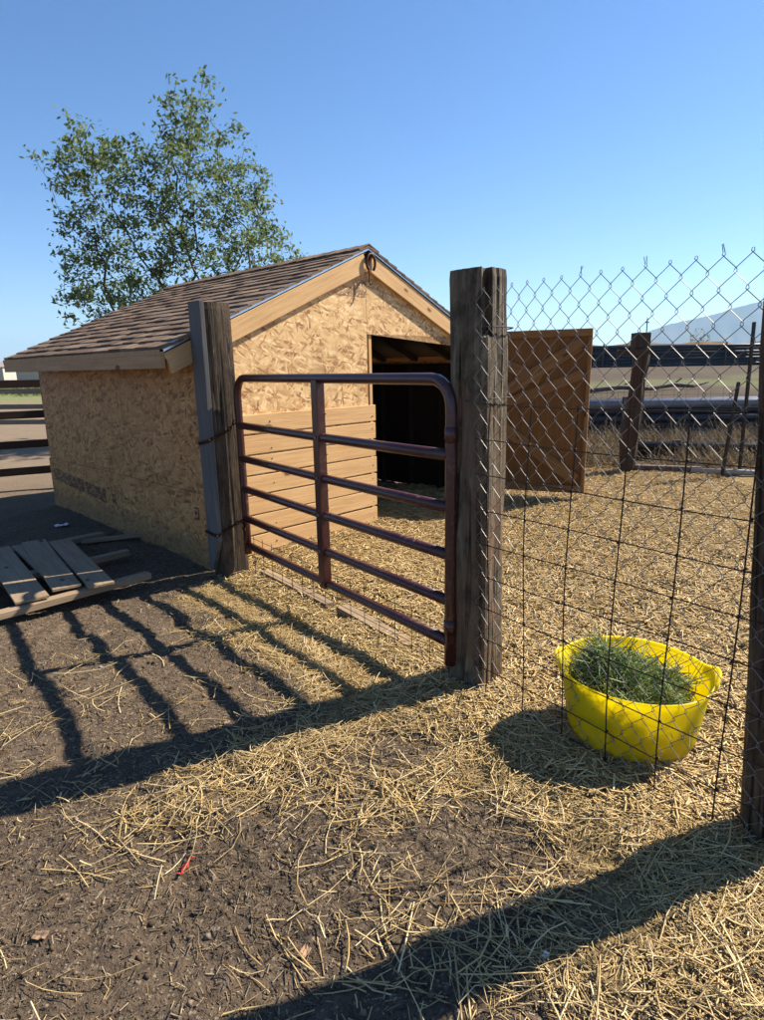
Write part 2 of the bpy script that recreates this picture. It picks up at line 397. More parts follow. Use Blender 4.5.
def attr(n_): a = t.n('ShaderNodeAttribute'); a.attribute_name = n_; return a.outputs['Fac']
n1 = t.noise(c, 2.2, 6, .6); n2 = t.noise(c, 38, 6, .7); n3 = t.noise(c, 160, 3, .6); vo = t.voro(c, 90, 'Color'); vd = t.voro(c, 90)
soil = t.ramp(n2, [(.25, (.034, .024, .016)), (.5, (.102, .075, .052)), (.75, (.19, .145, .10))])
soil = t.mix(t.ramp(n1, [(.3, 0.), (.7, .65)]), soil, (.15, .108, .072))
sv = t.n('ShaderNodeSeparateColor'); t.l(vo, sv.inputs[0])
soil = t.mix(t.math('MULTIPLY', t.math('GREATER_THAN', sv.outputs[0], .82), t.ramp(vd, [(.3, .8), (.5, 0.)])), soil, (.30, .245, .17))
soil = t.mix(t.math('MULTIPLY', attr('dry_soil'), t.ramp(n1, [(.2, .55), (.7, 1.)])), soil, (.23, .175, .12))
st = t.ramp(t.noise(t.map(c, (1, 1, 1), (0, 0, .4)), 55, 5, .75, 1.2), [(.28, (.07, .045, .02)), (.45, (.20, .14, .06)), (.6, (.36, .26, .12)), (.8, (.50, .38, .19))])
fac = t.math('MULTIPLY', t.math('SUBTRACT', t.math('ADD', t.math('MULTIPLY', attr('straw_cover'), 2.2), t.math('MULTIPLY', n2, .9)), 1.35), 2.2, True)
col = t.mix(fac, soil, st)
col = t.mix(t.math('MULTIPLY', attr('dark_soil'), .85), col, (.062, .046, .032))
col = t.mix(t.math('MULTIPLY', attr('green_growth'), .8), col, (.15, .19, .065))
t.bump(t.math('ADD', t.math('MULTIPLY', n2, 1.), t.math('MULTIPLY', n3, .5)), 1., .016)
t.fin(col, .95, spec=.12); me.materials.append(t.m)
g_ = link(bpy.data.objects.new('ground', me)); tag(g_, kind='structure')

# ------------------------------------------------------------------ scattered straw etc.
def straws(name, xy, L, W, mat, lift=.004, tilt=.12, bend=.08, label=None, cat=None, parent=None, zfun=None, seg=2, clump=None):
    n = len(xy); a = RG.uniform(0, 2*np.pi, n)
    if clump: a = fbm(xy[:, 0]*2.6, xy[:, 1]*2.6, 61, 3)*14+RG.normal(0, clump, n)
    d = np.stack([np.cos(a), np.sin(a)], -1); nrm = np.stack([-d[:, 1], d[:, 0]], -1)
    zf = zfun or hgt
    tl = RG.normal(0, tilt, n); rings = []
    bd = RG.normal(0, bend, n); lft = RG.uniform(0, 1, n)**2*lift*4+lift*.3
    for k in range(seg+1):
        q_ = k/seg-.5
        px = xy[:, 0]+d[:, 0]*L*q_+nrm[:, 0]*bd*L*(q_*q_*4-1); py = xy[:, 1]+d[:, 1]*L*q_+nrm[:, 1]*bd*L*(q_*q_*4-1)
        zc = zf(xy[:, 0], xy[:, 1]); ze = zf(px, py)
        pz = np.maximum(zc+tl*L*q_, ze)+lft-.25*W*0
        for j in range(3):
            t_ = 2*np.pi*j/3+.5; o1 = np.cos(t_)*W*.5; o2 = np.sin(t_)*W*.4
            rings.append(np.stack([px+nrm[:, 0]*o1, py+nrm[:, 1]*o1, pz+o2], -1))
    nv = 3*(seg+1); V = np.stack(rings, 1)
    fq = []
    for k in range(seg):
        for j in range(3): fq.append((k*3+j, k*3+(j+1) % 3, (k+1)*3+(j+1) % 3, (k+1)*3+j))
    fq = np.array(fq); Q = (np.arange(n)[:, None, None]*nv+fq[None]).reshape(-1, 4)
    me = bpy.data.meshes.new(name); me.vertices.add(n*nv); me.vertices.foreach_set('co', V.reshape(-1).astype('f')); setfaces(me, Q)
    me.materials.append(mat); o = link(bpy.data.objects.new(name, me), parent)
    if label: tag(o, label, cat, kind='stuff')
    return o
def sample(n, x0, x1, y0, y1, wt):
    out = []; tot = 0
    while tot < n:
        x = RG.uniform(x0, x1, n*2); y = RG.uniform(y0, y1, n*2)
        vis = np.abs(x) < y*.72+.5
        k = (RG.uniform(0, 1, n*2) < wt(x, y)) & vis
        out.append(np.stack([x[k], y[k]], -1)); tot += k.sum()
    return np.concatenate(out)[:n]
def c_out(x, y):
    uu = (x-A0[0])*D2[0]+(y-A0[1])*D2[1]
    return cover(x, y)*(uu < .25)
def c_far(x, y): 
    uu = (x-A0[0])*D2[0]+(y-A0[1])*D2[1]; return cover(x, y)**1.3*(uu > -.2)
xy = sample(5400, -2., 2.2, 1., 3.6, lambda x, y: c_out(x, y)**1.2*sm(fbm(x*4.5, y*4.5, 71), .3, .62))
straws('loose_straw', xy, RG.uniform(.04, 1, len(xy))**1.9*.24+.035, RG.uniform(.0018, .0060, len(xy)), M_['straw'], .006, .07, .07, 'long loose golden straw strewn over the dirt outside gate and fence', 'straw', clump=.75, seg=3)
xy = sample(30000, -2.3, 2.2, 1., 4.6, lambda x, y: c_out(x, y)**2.2*sm(fbm(x*4.5, y*4.5, 71), .1, .5))
straws('broken_straw', xy, RG.uniform(.012, .07, len(xy)), RG.uniform(.0014, .0040, len(xy)), M_['straw_bits'], .004, .12, .1, 'short broken straw bits packed along the outside of gate and fence', 'straw')
xy = sample(80000, -1.6, 4.6, 1.8, 9.3, lambda x, y: c_far(x, y)*np.clip(3.2/y, 0, 1)**1.0)
straws('straw_bedding', xy, RG.uniform(.03, .11, len(xy)), RG.uniform(.004, .009, len(xy)), M_['straw_bits'], .006, .14, .1, 'thick trampled straw bedding covering the pen floor', 'straw', seg=1)
xy = sample(32000, -3.2, 2.2, 1., 5.5, lambda x, y: (1-.6*cover(x, y))*np.clip(2.2/y, 0, 1)**1.2*(.35+vn(x*3, y*3, 21)))
straws('straw_chaff', xy, RG.uniform(.1, 1, len(xy))**2*.034+.004, RG.uniform(.0012, .0045, len(xy)), M_['chaff'], .002, .15, .1, 'fine chaff and wood crumbs scattered over the bare dirt', 'chaff', seg=1)
# clods: little deformed octahedra
def clods(name, xy, size, mat, label, cat):
    n = len(xy); base = np.array([(1, 0, 0), (-1, 0, 0), (0, 1, 0), (0, -1, 0), (0, 0, 1), (0, 0, -.4)], float)
    V = base[None]*size[:, None, None]*RG.uniform(.55, 1.3, (n, 6, 1)); a = RG.uniform(0, 6.28, n); ca, sa = np.cos(a)[:, None], np.sin(a)[:, None]
    x = V[..., 0]*ca-V[..., 1]*sa; y = V[..., 0]*sa+V[..., 1]*ca
    V = np.stack([x+xy[:, :1], y+xy[:, 1:], V[..., 2]*.75+hgt(xy[:, 0], xy[:, 1])[:, None]+.1*size[:, None]], -1)
    fc = np.array([(0, 2, 4), (2, 1, 4), (1, 3, 4), (3, 0, 4), (2, 0, 5), (1, 2, 5), (3, 1, 5), (0, 3, 5)])
    Q = (np.arange(n)[:, None, None]*6+fc[None]).reshape(-1, 3)
    me = bpy.data.meshes.new(name); me.vertices.add(n*6); me.vertices.foreach_set('co', V.reshape(-1).astype('f')); setfaces(me, Q)
    me.materials.append(mat); o = link(bpy.data.objects.new(name, me)); tag(o, label, cat, kind='stuff')
xy = sample(42000, -3.2, 2.2, 1., 5.5, lambda x, y: (1-.8*cover(x, y))*np.clip(2/y, 0, 1)**1.3*(.2+vn(x*4, y*4, 31)))
clods('dirt_clods', xy, RG.uniform(.0012, .0052, len(xy))*(1+1.8*(RG.uniform(0, 1, len(xy)) > .965)), M_['clod'], 'small dirt clods and pebbles on the bare ground', 'clods')

# ------------------------------------------------------------------ the shed
shed = empty('wooden_shed', (*SC, 0), SA)
tag(shed, 'small strand board animal shed with brown shingle gable roof and dark open doorway', 'shed')
W_, D_ = 3.60, 3.46; EZ = 1.60; RZ = 2.60; SL = (RZ-1.70)/2.06   # roof top line: z = RZ - SL*|x-1.83|
XR = 1.80
def rz(x): return RZ-SL*abs(x-XR)
th = .012
O0, O1, OZ = 1.875, 3.42, 1.84
fn = lambda a, b, d: (a, d, b)
zt = lambda x: rz(x)-.10
m = MB(); m.prism([(.0, .02), (XR-.003, .02), (XR-.003, zt(XR)), (.0, zt(0))], fn, 0, th)
m.build('wall_panel', M_['osb_f'], shed)
m = MB(); m.prism([(XR, OZ), (W_, OZ), (W_, zt(W_)), (XR, zt(XR))], fn, -.001, th)
m.build('gable_panel', M_['osb_f'], shed)
m = MB(); m.prism([(O1+.03, .02), (W_, .02), (W_, OZ-.003), (O1+.03, OZ-.003)], fn, 0, th); m.build('wall_panel', M_['osb_f'], shed)
for k in range(7):      # horizontal boards on the lower front
    z0 = .015+k*.168; hh = random.uniform(.152, .158)
    board('plank', (-.01+random.uniform(-.004, .004), -.012, z0+hh/2), (1.868+random.uniform(-.004, .006), -.012-.002*(k % 2), z0+hh/2+random.uniform(-.002, .004)), hh, .02, M_['lumber'], shed, (0, -1, 0))
for k in range(7):
    for xx in (.05, .62, 1.22, 1.82):
        m = MB(); zz = .015+k*.168+random.uniform(.03, .12); m.tube([(xx+random.uniform(-.015, .015), -.0215, zz), (xx, -.0255, zz)], .0045, 6); m.build('nail', M_['rusty'], shed)
# side walls
fs_ = lambda a, b, d: (d, a, b)
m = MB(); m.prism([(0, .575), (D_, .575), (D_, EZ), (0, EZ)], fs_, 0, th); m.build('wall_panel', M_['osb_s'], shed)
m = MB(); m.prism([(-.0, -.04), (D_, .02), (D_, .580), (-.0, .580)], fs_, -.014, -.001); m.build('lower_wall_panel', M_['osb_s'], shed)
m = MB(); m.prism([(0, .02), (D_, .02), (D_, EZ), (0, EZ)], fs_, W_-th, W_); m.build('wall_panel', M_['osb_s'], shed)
m = MB(); m.prism([(0, .02), (W_, .02), (W_, zt(W_)), (XR, zt(XR)), (0, zt(0))], fn, D_-th, D_); m.build('wall_panel', M_['osb_f'], shed)
# framing inside, mostly in the shade-darkened wood
for x in (.05, O0-.022, O1+.012, W_-.05): board('stud', (x, .052, .02), (x, .052, 1.57 if x < .1 or x > 3.5 else OZ), .038, .076, M_['lumber'] if x == O0-.022 else M_['inner_shade'], shed, (0, 1, 0))
for x in np.linspace(.05, W_-.05, 8): board('stud', (x, D_-.055, .02), (x, D_-.055, zt(x)-.05), .038, .08, M_['inner_shade'], shed, (0, 1, 0))
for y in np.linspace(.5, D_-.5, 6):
    board('stud', (W_-.055, y, .02), (W_-.055, y, EZ-.04), .038, .08, M_['inner_shade'], shed, (1, 0, 0))
    board('stud', (.055, y, .02), (.055, y, EZ-.04), .038, .08, M_['inner_shade'], shed, (1, 0, 0))
for z in (.3, .62, .94): board('inner_plank', (.1, D_-.105, z), (W_-.1, D_-.105, z), .24, .02, M_['inner_shade'], shed, (0, 1, 0))
board('header', (O0, .052, OZ+.045), (O1+.03, .052, OZ+.045), .085, .076, M_['inner_shade'], shed, (0, 1, 0))
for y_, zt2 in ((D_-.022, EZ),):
    m = MB(); m.prism([(.02, .02), (W_-.02, .02), (W_-.02, zt(W_)), (XR, zt(XR)), (.02, zt(0))], fn, D_-.02, D_-th-.001); m.build('back_shade_lining', M_['inner_shade'], shed)  # added dark sheet that deepens the shade inside
m = MB(); m.box(th+.001, th+.008, .02, D_-.03, .02, EZ-.03); m.build('side_shade_lining', M_['inner_shade'], shed)  # dark sheets added on both side walls to paint the interior shade
m = MB(); m.box(W_-th-.008, W_-th-.001, .02, D_-.03, .02, EZ-.03); m.build('side_shade_lining', M_['inner_shade'], shed)
for z in np.arange(1.2, 1.62, .26): board('inner_plank', (.1, D_-.105, z), (W_-.1, D_-.105, z), .24, .02, M_['inner_shade'], shed, (0, 1, 0))  # more planks added to keep the back wall dark
# roof
OV = .27; FO = .045
ca = math.cos(math.atan(SL)); sa = math.sin(math.atan(SL))
for sgn in (-1, 1):
    # deck
    xe = XR+sgn*(XR+OV); m = MB()
    zc = lambda x: rz(x)-.022
    pts = [(XR, zc(XR)), (xe, zc(xe)), (xe, zc(xe)-.02), (XR, zc(XR)-.02)]
    m.prism(pts, fn, -FO+.004, D_+.1); m.build('roof_deck', M_['inner_shade'], shed)
    # shingles
    m = MB(); Ls = (XR+OV+.015)/ca; nC = 17; ex = Ls/nC
    for k in range(nC):
        v0 = k*ex; v1 = v0+ex+.04; y = -FO-.012
        y -= 0
        yy = y
        if k % 2: yy = y
        first = True
        while yy < D_+.11:
            wdt = random.uniform(.10, .26); y2 = min(yy+wdt, D_+.115); extra = random.choice((0, .0045)); dv = random.uniform(-.006, .006)
            def pt(v, yv, h):
                xx = XR+sgn*((XR+OV+.015)-v*ca); zz = rz(XR+sgn*(XR+OV+.015))+v*sa
                return (xx-(-sgn)*h*sa*1.0, yv, zz+h*ca)
            a_, b_ = v0+dv, min(v1, Ls)
            vs = [pt(a_, yy, .017+extra), pt(a_, y2-.002, .017+extra), pt(b_, y2-.002, .002+extra), pt(b_, yy, .002+extra),
                  pt(a_, yy, -.004), pt(a_, y2-.002, -.004), pt(b_, y2-.002, -.01), pt(b_, yy, -.01)]
            m.add(vs, [(0, 1, 2, 3), (0, 4, 5, 1), (0, 3, 7, 4), (1, 5, 6, 2)])
            yy = y2
    m.build('shingles', M_['shingle'], shed)
    # rake board, drip edge, fascia
    xa, xb = XR+sgn*.001, XR+sgn*(XR+OV-.02)
    mz = .165
    p = [(xa, rz(xa)-.035), (xb, rz(xb)-.035), (xb+(-sgn)*.03, rz(xb)-.035-mz+.02), (xa, rz(xa)-.035-mz*1.0)]
    L = math.hypot(xb-xa, rz(xb)-rz(xa)); 
    o = board('rake_board', (xa+sgn*.03, -.024, rz(xa+sgn*.03)-.035-mz/2), (xb, -.024, rz(xb)-.035-mz/2), mz-.012, .036, M_['lumber'], shed, (0, -1, 0))
    m = MB()
    xd = XR+sgn*(XR+OV+.012)
    q1 = lambda d0: [(XR+sgn*.0, rz(XR)+.006-d0), (xd, rz(xd)+.006-d0)]
    top = q1(-.004); bot = q1(.030)
    m.prism(top+bot[::-1], fn, -FO-.004, -FO-.0005)
    top = q1(-.0042); bot = q1(-.0022)
    m.prism(top+bot[::-1], fn, -FO-.0045, -FO+.05)
    m.build('drip_edge', M_['drip'], shed)
    board('fascia', (xe+sgn*.02, -.043, rz(xe)-.085), (xe+sgn*.02, D_+.1, rz(xe)-.085), .115, .036, M_['lumber2'], shed, (sgn, 0, 0))
    m = MB(); xx0, xx1 = sorted((xe+sgn*.039, xe+sgn*.041)); m.box(xx0, xx1, -.046, D_+.1, rz(xe)-.05, rz(xe)-.012)
    m.box(min(xx0, xe), max(xx1, xe), -.046, D_+.1, rz(xe)-.0135, rz(xe)-.0115); m.build('eave_trim', M_['lumber2'], shed)
    # rafter tails / soffit
    for y in np.linspace(.02, D_-.02, 7):
        board('rafter', (XR+sgn*.02, y, rz(XR)-.09), (xe, y, rz(xe)-.09), .038, .08, M_['inner_shade'], shed, (0, 0, 1))
m = MB()
yy = -FO-.01
while yy < D_+.1:      # ridge caps
    y2 = yy+.15; hh = RZ+.03+random.uniform(0, .003)
    for sgn in (-1, 1):
        m.add([(XR, yy, hh), (XR, y2+.03, hh-.006), (XR+sgn*.13, y2+.03, hh-.13*SL-.006), (XR+sgn*.13, yy, hh-.13*SL),
               (XR, yy, hh-.012), (XR+sgn*.13, yy, hh-.13*SL-.012)], [(0, 1, 2, 3), (0, 3, 5, 4)])
    yy = y2
m.build('ridge_cap', M_['shingle'], shed)
# smeared printing on the wall panels (unreadable on the photo too)
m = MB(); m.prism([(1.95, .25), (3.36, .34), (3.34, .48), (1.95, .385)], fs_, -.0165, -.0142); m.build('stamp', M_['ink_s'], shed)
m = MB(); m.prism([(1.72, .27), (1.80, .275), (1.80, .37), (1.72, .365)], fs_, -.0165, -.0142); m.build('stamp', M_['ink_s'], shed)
m = MB(); m.prism([(.135, .36), (.205, .36), (.205, .372), (.147, .372), (.147, .448), (.205, .448), (.205, .46), (.135, .46)], fs_, -.0165, -.0142); m.build('stamp', M_['black'], shed)
m = MB(); m.prism([(.165, .40), (.2, .40), (.2, .425), (.165, .425)], fs_, -.0165, -.0142); m.build('stamp', M_['black'], shed)
m = MB(); m.prism([(1.42, 2.17), (1.792, 2.17), (1.792, 2.32), (1.70, 2.28), (1.42, 2.175)], fn, -.0022, -.0004); m.build('stamp', M_['ink_f'], shed)
random.seed(12)
# door leaf, hinged at the right corner, swung outwards
dl = empty('door'); dl.parent = shed
hx, hy = 3.64, -.06; ex_, ey_ = 4.07, -1.16
da = math.atan2(ey_-hy, ex_-hx); dl.location = (hx, hy, 0); dl.rotation_euler = (0, 0, da)
DL = math.hypot(ex_-hx, ey_-hy); z0, z1 = .10, 1.90
def frames(): pass
# sub-parts of the door; local x along leaf, side facing the yard (camera) is local -y or +y
side = -1
m = MB(); m.box(0, DL, -.006, .006, z0, z1)
o = m.build('panel', M_['door'], dl)
for (a, b) in (((0, z1-.04), (DL, z1-.04)), ((0, z0+.04), (DL, z0+.04)), ((.04, z0+.085), (.04, z1-.085)), ((DL-.02, z0+.085), (DL-.02, z1-.085)), ((DL*.02+.06, (z0+z1)/2+.12), (DL-.1, z1-.15)), ((.08, (z0+z1)/2-.06), (DL-.1, z0+.15))):
    vert = a[0] == b[0]
    edge_ = vert and a[0] > .5
    board('frame_board' if (vert or a[1] == b[1]) else 'brace', (a[0], side*.026, a[1]), (b[0], side*.026, b[1]), .04 if edge_ else .08 if (vert or a[1] == b[1]) else .13, .036, M_['door'] if vert and not edge_ else M_['brace'], dl, (0, side, 0))
board('brace', (.08, side*.028, z1-.28), (DL*.55, side*.028, (z0+z1)/2+.36), .12, .02, M_['brace'], dl, (0, side, 0))
board('brace', (.12, side*.024, (z0+z1)/2+.04), (DL-.08, side*.024, (z0+z1)/2+.42), .11, .02, M_['brace'], dl, (0, side, 0))
for z in (.4, 1.55):
    m = MB(); m.box(-.10, .22, side*.047-.002, side*.047+.002, z-.02, z+.02); m.tube([(-.03, side*.04, z-.05), (-.03, side*.04, z+.05)], .01, 8); m.build('hinge', M_['rust'], dl)

# horseshoe hung at the gable tip
m = MB(); hs = S(XR+.01, -.062, 2.465)
pts = []
for k in range(17):
    a = rad(-55+k*290/16); a = rad(90)+rad(-145+290*k/16)
    pts.append(Vector((SX[0]*math.cos(a)*.055, SX[1]*math.cos(a)*.055, math.sin(a)*.075)))
m.tube(pts, .012, 8)
o = m.build('horseshoe', M_['rust'], None, True, loc=hs); tag(o, 'rusty horseshoe nailed over the gable tip of the shed', 'horseshoe')
m = MB(); m.tube([Vector((0, 0, 0)), Vector((.004, 0, -.06)), Vector((.0, 0, -.13)), Vector((.012, -.005, -.165)), Vector((.028, -.008, -.15))], .006, 6)
o = m.build('hook', M_['rust'], None, True, loc=(hs[0]-.02, hs[1]-.012, hs[2]-.03)); tag(o, 'thin rusty iron hook hanging below the horseshoe', 'hook')

# ------------------------------------------------------------------ posts
def rough_post(name, base, top, a, mat, ang, sq=4., seed=1, amp=.008, groove=None, n=40, rings=46, taper=0.03, parent=None):
    base = Vector(base); top = Vector(top); L = (top-base).length; m = MB(); vs = []; fs = []
    for i in range(rings+1):
        tt = i/rings; z = tt*L; rr = a*(1+taper*(.5-tt))
        if i == rings: rr *= .965
        for k in range(n):
            th_ = 2*math.pi*k/n
            c_, s_ = math.cos(th_), math.sin(th_)
            R_ = rr/((abs(c_)**sq+abs(s_)**sq)**(1/sq))
            nz = (vn(np.array([k*.9+seed*13.]), np.array([z*1.4+seed]), seed)[0]-.5)*2*amp+(vn(np.array([k*.33+seed*3.]), np.array([z*4.+seed]), seed+5)[0]-.5)*2*amp
            R_ += nz
            if groove and z > groove[2]:
                dd = abs((th_-groove[0]+math.pi) % (2*math.pi)-math.pi)
                if dd < groove[1]: R_ -= groove[3]*(1-(dd/groove[1])**4)
            vs.append((R_*c_, R_*s_, z))
    for i in range(rings):
        for k in range(n): fs.append((i*n+k, i*n+(k+1) % n, (i+1)*n+(k+1) % n, (i+1)*n+k))
    b = rings*n; vs.append((0, 0, L+.002)); ci = len(vs)-1
    for k in range(n): fs.append((b+k, b+(k+1) % n, ci))
    m.add(vs, fs); o = m.build(name, mat, parent, False)
    o.rotation_mode = 'QUATERNION'
    q_ = (top-base).to_track_quat('Z', 'X'); 
    o.matrix_basis = Matrix.Translation(base) @ (top-base).normalized().rotation_difference(Vector((0, 0, 1))).inverted().to_matrix().to_4x4() @ Matrix.Rotation(ang, 4, 'Z')
    return o
GA = math.atan2(GD[1], GD[0])
# left gate post, square timber with a grey board on its yard side
LP = Vector((-1.205, 4.485, 0)); e1 = Vector((*D2, 0)); e2 = Vector((*-GD, 0)); aw = .20
cen = LP+e1*aw/2+e2*.11
gp = empty('gate_post', (cen.x, cen.y, 0)); tag(gp, 'square weathered timber post with grey side board, at the latch end of the gate', 'post')
rough_post('timber', (0, 0, -.2), (0, 0, 2.0), aw/2, M_['old_post'], GA, 14., 3, .003, parent=gp)
m = MB(); m.prism([(-.115, 2.004), (.095, 2.004), (.095, .02), (.03, .02), (-.115, .28)], lambda a, b, d: (e2.x*a+e1.x*d, e2.y*a+e1.y*d, b), -.142, -.106)
m.build('side_board', M_['grey_board'], gp, bevel=.003)
# right gate post
K = Vector(G(.155, .03)); aw = .20
cen = K+e1*aw/2+e2*aw/2
# groove faces the camera side corner
rp = rough_post('hinge_post', (cen.x, cen.y, -.2), (cen.x-.02, cen.y, 1.93), aw/2, M_['grey_post'], GA+rad(11), 7., 7, .006, groove=(rad(-38), .2, 1.86, .05), rings=60, n=56)
tag(rp, 'thick cracked square timber post carrying the hinge end of the gate', 'post')
# far right post, leaning
cen = Vector(G(1.43, .14))
ep = rough_post('corner_post', (cen.x, cen.y, -.2), (cen.x-.125, cen.y+.06, 1.87), .094, M_['old_post'], GA, 3., 9, .005, n=36)
tag(ep, 'leaning weathered fence post cut off by the right picture edge', 'post')
fpn = empty('pen_post', (3.5, 8.75, 0)); tag(fpn, 'crooked dark wooden post with square cap block at the back of the pen', 'post')
rough_post('trunk_post', (0, 0, -.2), (.12, 0, 1.72), .10, M_['dark_post'], .3, 2.6, 21, .02, n=24, parent=fpn)
m = MB(); m.box(-.0, .2, -.1, .1, 1.72, 1.93); m.build('cap_block', M_['dark_post'], fpn, bevel=.01)
board('cross_board', (-.26, -.12, 1.66), (.22, -.14, 1.68), .08, .03, M_['dark_post'], fpn, (0, -1, 0))

# ------------------------------------------------------------------ the gate
gate = empty('farm_gate', G(-1.12, 0), GA); tag(gate, 'maroon painted tubular steel farm gate with six rails between the two timber posts', 'gate')
Lg = 2.24; x0, x1 = -Lg/2, Lg/2; r_t = .028; zt_ = 1.475; zb = .22; RR = .13
pts = [(x0, 0, .15)]
pts += [(x0, 0, z) for z in (.5, .9, zt_-RR)]
for k in range(1, 7): a = math.pi-k*math.pi/12; pts.append((x0+RR+RR*math.cos(a), 0, zt_-RR+RR*math.sin(a)))
pts += [(x0+RR+(Lg-2*RR)*k/8, 0, zt_) for k in range(1, 8)]
for k in range(0, 7): a = math.pi/2-k*math.pi/12; pts.append((x1-RR+RR*math.cos(a), 0, zt_-RR+RR*math.sin(a)))
pts += [(x1, 0, z) for z in (.9, .5, .10)]
MB().tube(pts, r_t, 14).build('tube_frame', M_['paint'], gate, True)
for z in (1.135, .89, .66, .43, .22):
    MB().tube([(x0+.01, .0, z), (-.6, 0, z-.002), (0, 0, z-.004), (.6, 0, z-.003), (x1-.01, 0, z)], .0275, 12).build('rail', M_['paint'], gate, True)
m = MB(); m.box(-.031, .031, -.036, -.031, .19, zt_-.01); m.box(-.031, -.026, -.031, .02, .19, zt_-.02); m.box(.026, .031, -.031, .02, .19, zt_-.02)
m.build('middle_brace', M_['paint'], gate, bevel=.002)
for z in (1.135, .89, .66, .43, .22):
    m = MB(); m.tube([(0, -.045, z), (0, -.028, z)], .009, 8); m.build('bolt', M_['galv'], gate, True)
for z in (1.23, .30):
    m = MB(); m.tube([(x1, 0, z-.035), (x1, 0, z+.035)], .0315, 12); m.tube([(x1, .02, z), (x1-.0, .09, z)], .011, 8); m.build('hinge', M_['paint'], gate, True)
m = MB()
for z in (.02, .055, .09, .125, .165, .21, .27): m.tube([(x0+.02, .028, z), (-.3, .03, z+.004), (x1-.02, .028, z)], .0021, 4)
for k in range(16): x = x0+.04+k*.144; m.tube([(x, .031, -.01), (x+.004, .031, .29)], .0024, 4)
m.build('wire_panel', M_['rusty'], gate)
# chains of the latch
def chain(name, pts, label, r=.012, wr=.005):
    m = MB(); pts = [Vector(p) for p in pts]; seg = []
    for a, b in zip(pts, pts[1:]):
        n = max(1, int((b-a).length/.026))
        for k in range(n): seg.append((a+(b-a)*(k+.5)/n, (b-a).normalized()))
    for i, (c_, d) in enumerate(seg):
        up = Vector((0, 0, 1)) if abs(d.z) < .8 else Vector((1, 0, 0)); s_ = d.cross(up).normalized(); up = s_.cross(d)
        e = s_ if i % 2 else up
        m.tube([c_+d*math.cos(t_)*.019+e*math.sin(t_)*.010 for t_ in np.linspace(0, 2*math.pi, 9)[:-1]], wr, 5, close=True)
    o = m.build(name, M_['rust'], None, True); tag(o, label, 'chain'); return o
w1 = LP-e1*.045; w0 = LP+e1*aw
chain('latch_chain', [LP+e2*.2-e1*.052+Vector((0, 0, 1.0)), LP-e1*.052-e2*.012+Vector((0, 0, 1.04)), LP-e2*.012+e1*.1+Vector((0, 0, 1.1)), Vector(G(-Lg+.0, -.03, 1.17))], 'rusty chain wrapped round the gate post near its top half')
chain('latch_chain', [LP+e2*.2-e1*.052+Vector((0, 0, .32)), LP-e1*.052-e2*.012+Vector((0, 0, .32)), LP-e2*.012+e1*.1+Vector((0, 0, .39)), Vector(G(-Lg+.0, -.03, .42)), Vector(G(-Lg+.04, -.04, .35))], 'rusty chain tying the gate low down near the bottom rails')

# boards lying under the gate
o = board('sill_board', G(-1.15, .13, .006), G(-.08, .10, .004), .085, .036, M_['pallet'], None); tag(o, 'pale weathered board on the straw behind the hinge end of the gate', 'board', 'boards lying behind the gate')
o = board('sill_board', G(-2.15, .08, .002), G(-1.25, .10, .0), .07, .035, M_['pallet'], None); tag(o, 'short weathered board on the straw near the latch end of the gate', 'board', 'boards lying behind the gate')

# ------------------------------------------------------------------ chain-link + field fence on the pen line
clf = empty('chain_link_fence', G(.15, .02), GA); tag(clf, 'galvanised chain link fence with open diamond mesh between the hinge post and the right post', 'fence')
p_ = .0388; pz_ = .0508; ztop = 1.835; random.seed(5)
m = MB(); nW = int(1.95/p_)
def warp(x, z): return (.012*math.sin(x*3.1+z*2)+.010*math.sin(z*4.3+x*5), .012*math.sin(z*3.0+x*2.2)-.008*math.sin(x*6))
for i in range(nW):
    xb_ = i*p_; pts = []; k = 0; nz = int(ztop/pz_)
    top_n = nz-nz % 2
    if i % 2 == 0: hook = random.random()
    for k in range(top_n+1):
        z = k*pz_+.01; right = (k+i) % 2 == 0
        x = xb_+(p_*.5+.0035 if right else -p_*.5-.0035)
        wx, wy = warp(x, z)
        # flattish corner: two points so the bend interlocks
        pts.append((x+wx*.6, (.0026 if right else -.0026)+wy, z-.004)); pts.append((x+wx*.6, (-.0026 if right else .0026)+wy, z+.004))
    if (hook < .3 and i % 2 == 0) or hook < .12: pts.append((pts[-1][0]+random.uniform(-.012, .012), pts[-1][1], pts[-1][2]+.022))
    m.tube(pts, .00135, 5)
m.build('wire_mesh', M_['galv'], clf)
wf = empty('field_fence', G(.15, .012), GA); tag(wf, 'dark rusty field fence of large wire rectangles behind the chain link', 'fence')
m = MB()
for z in (1.375, 1.22, 1.065, .91, .76, .61, .455, .30, .15, .03):
    m.tube([(x, .012*math.sin(x*3+z*4)-.004, z+.006*math.sin(x*4+z*7)) for x in np.linspace(-.0, 1.95, 16)], .0024, 5)
for k in range(10):
    x = .08+k*.208
    m.tube([(x+.004*math.sin(z*5+k), .012*math.sin(x*3+z*4)-.006, z) for z in np.linspace(0.0, 1.38, 12)], .0027, 5)
    for z in (1.22, 1.065, .91, .76, .61, .455, .30, .15): m.tube([(x-.004, .012*math.sin(x*3+z*4)-.006, z-.006), (x+.004, .012*math.sin(x*3+z*4)-.004, z+.006)], .0042, 5)
m.build('wire_grid', M_['rusty'], wf)
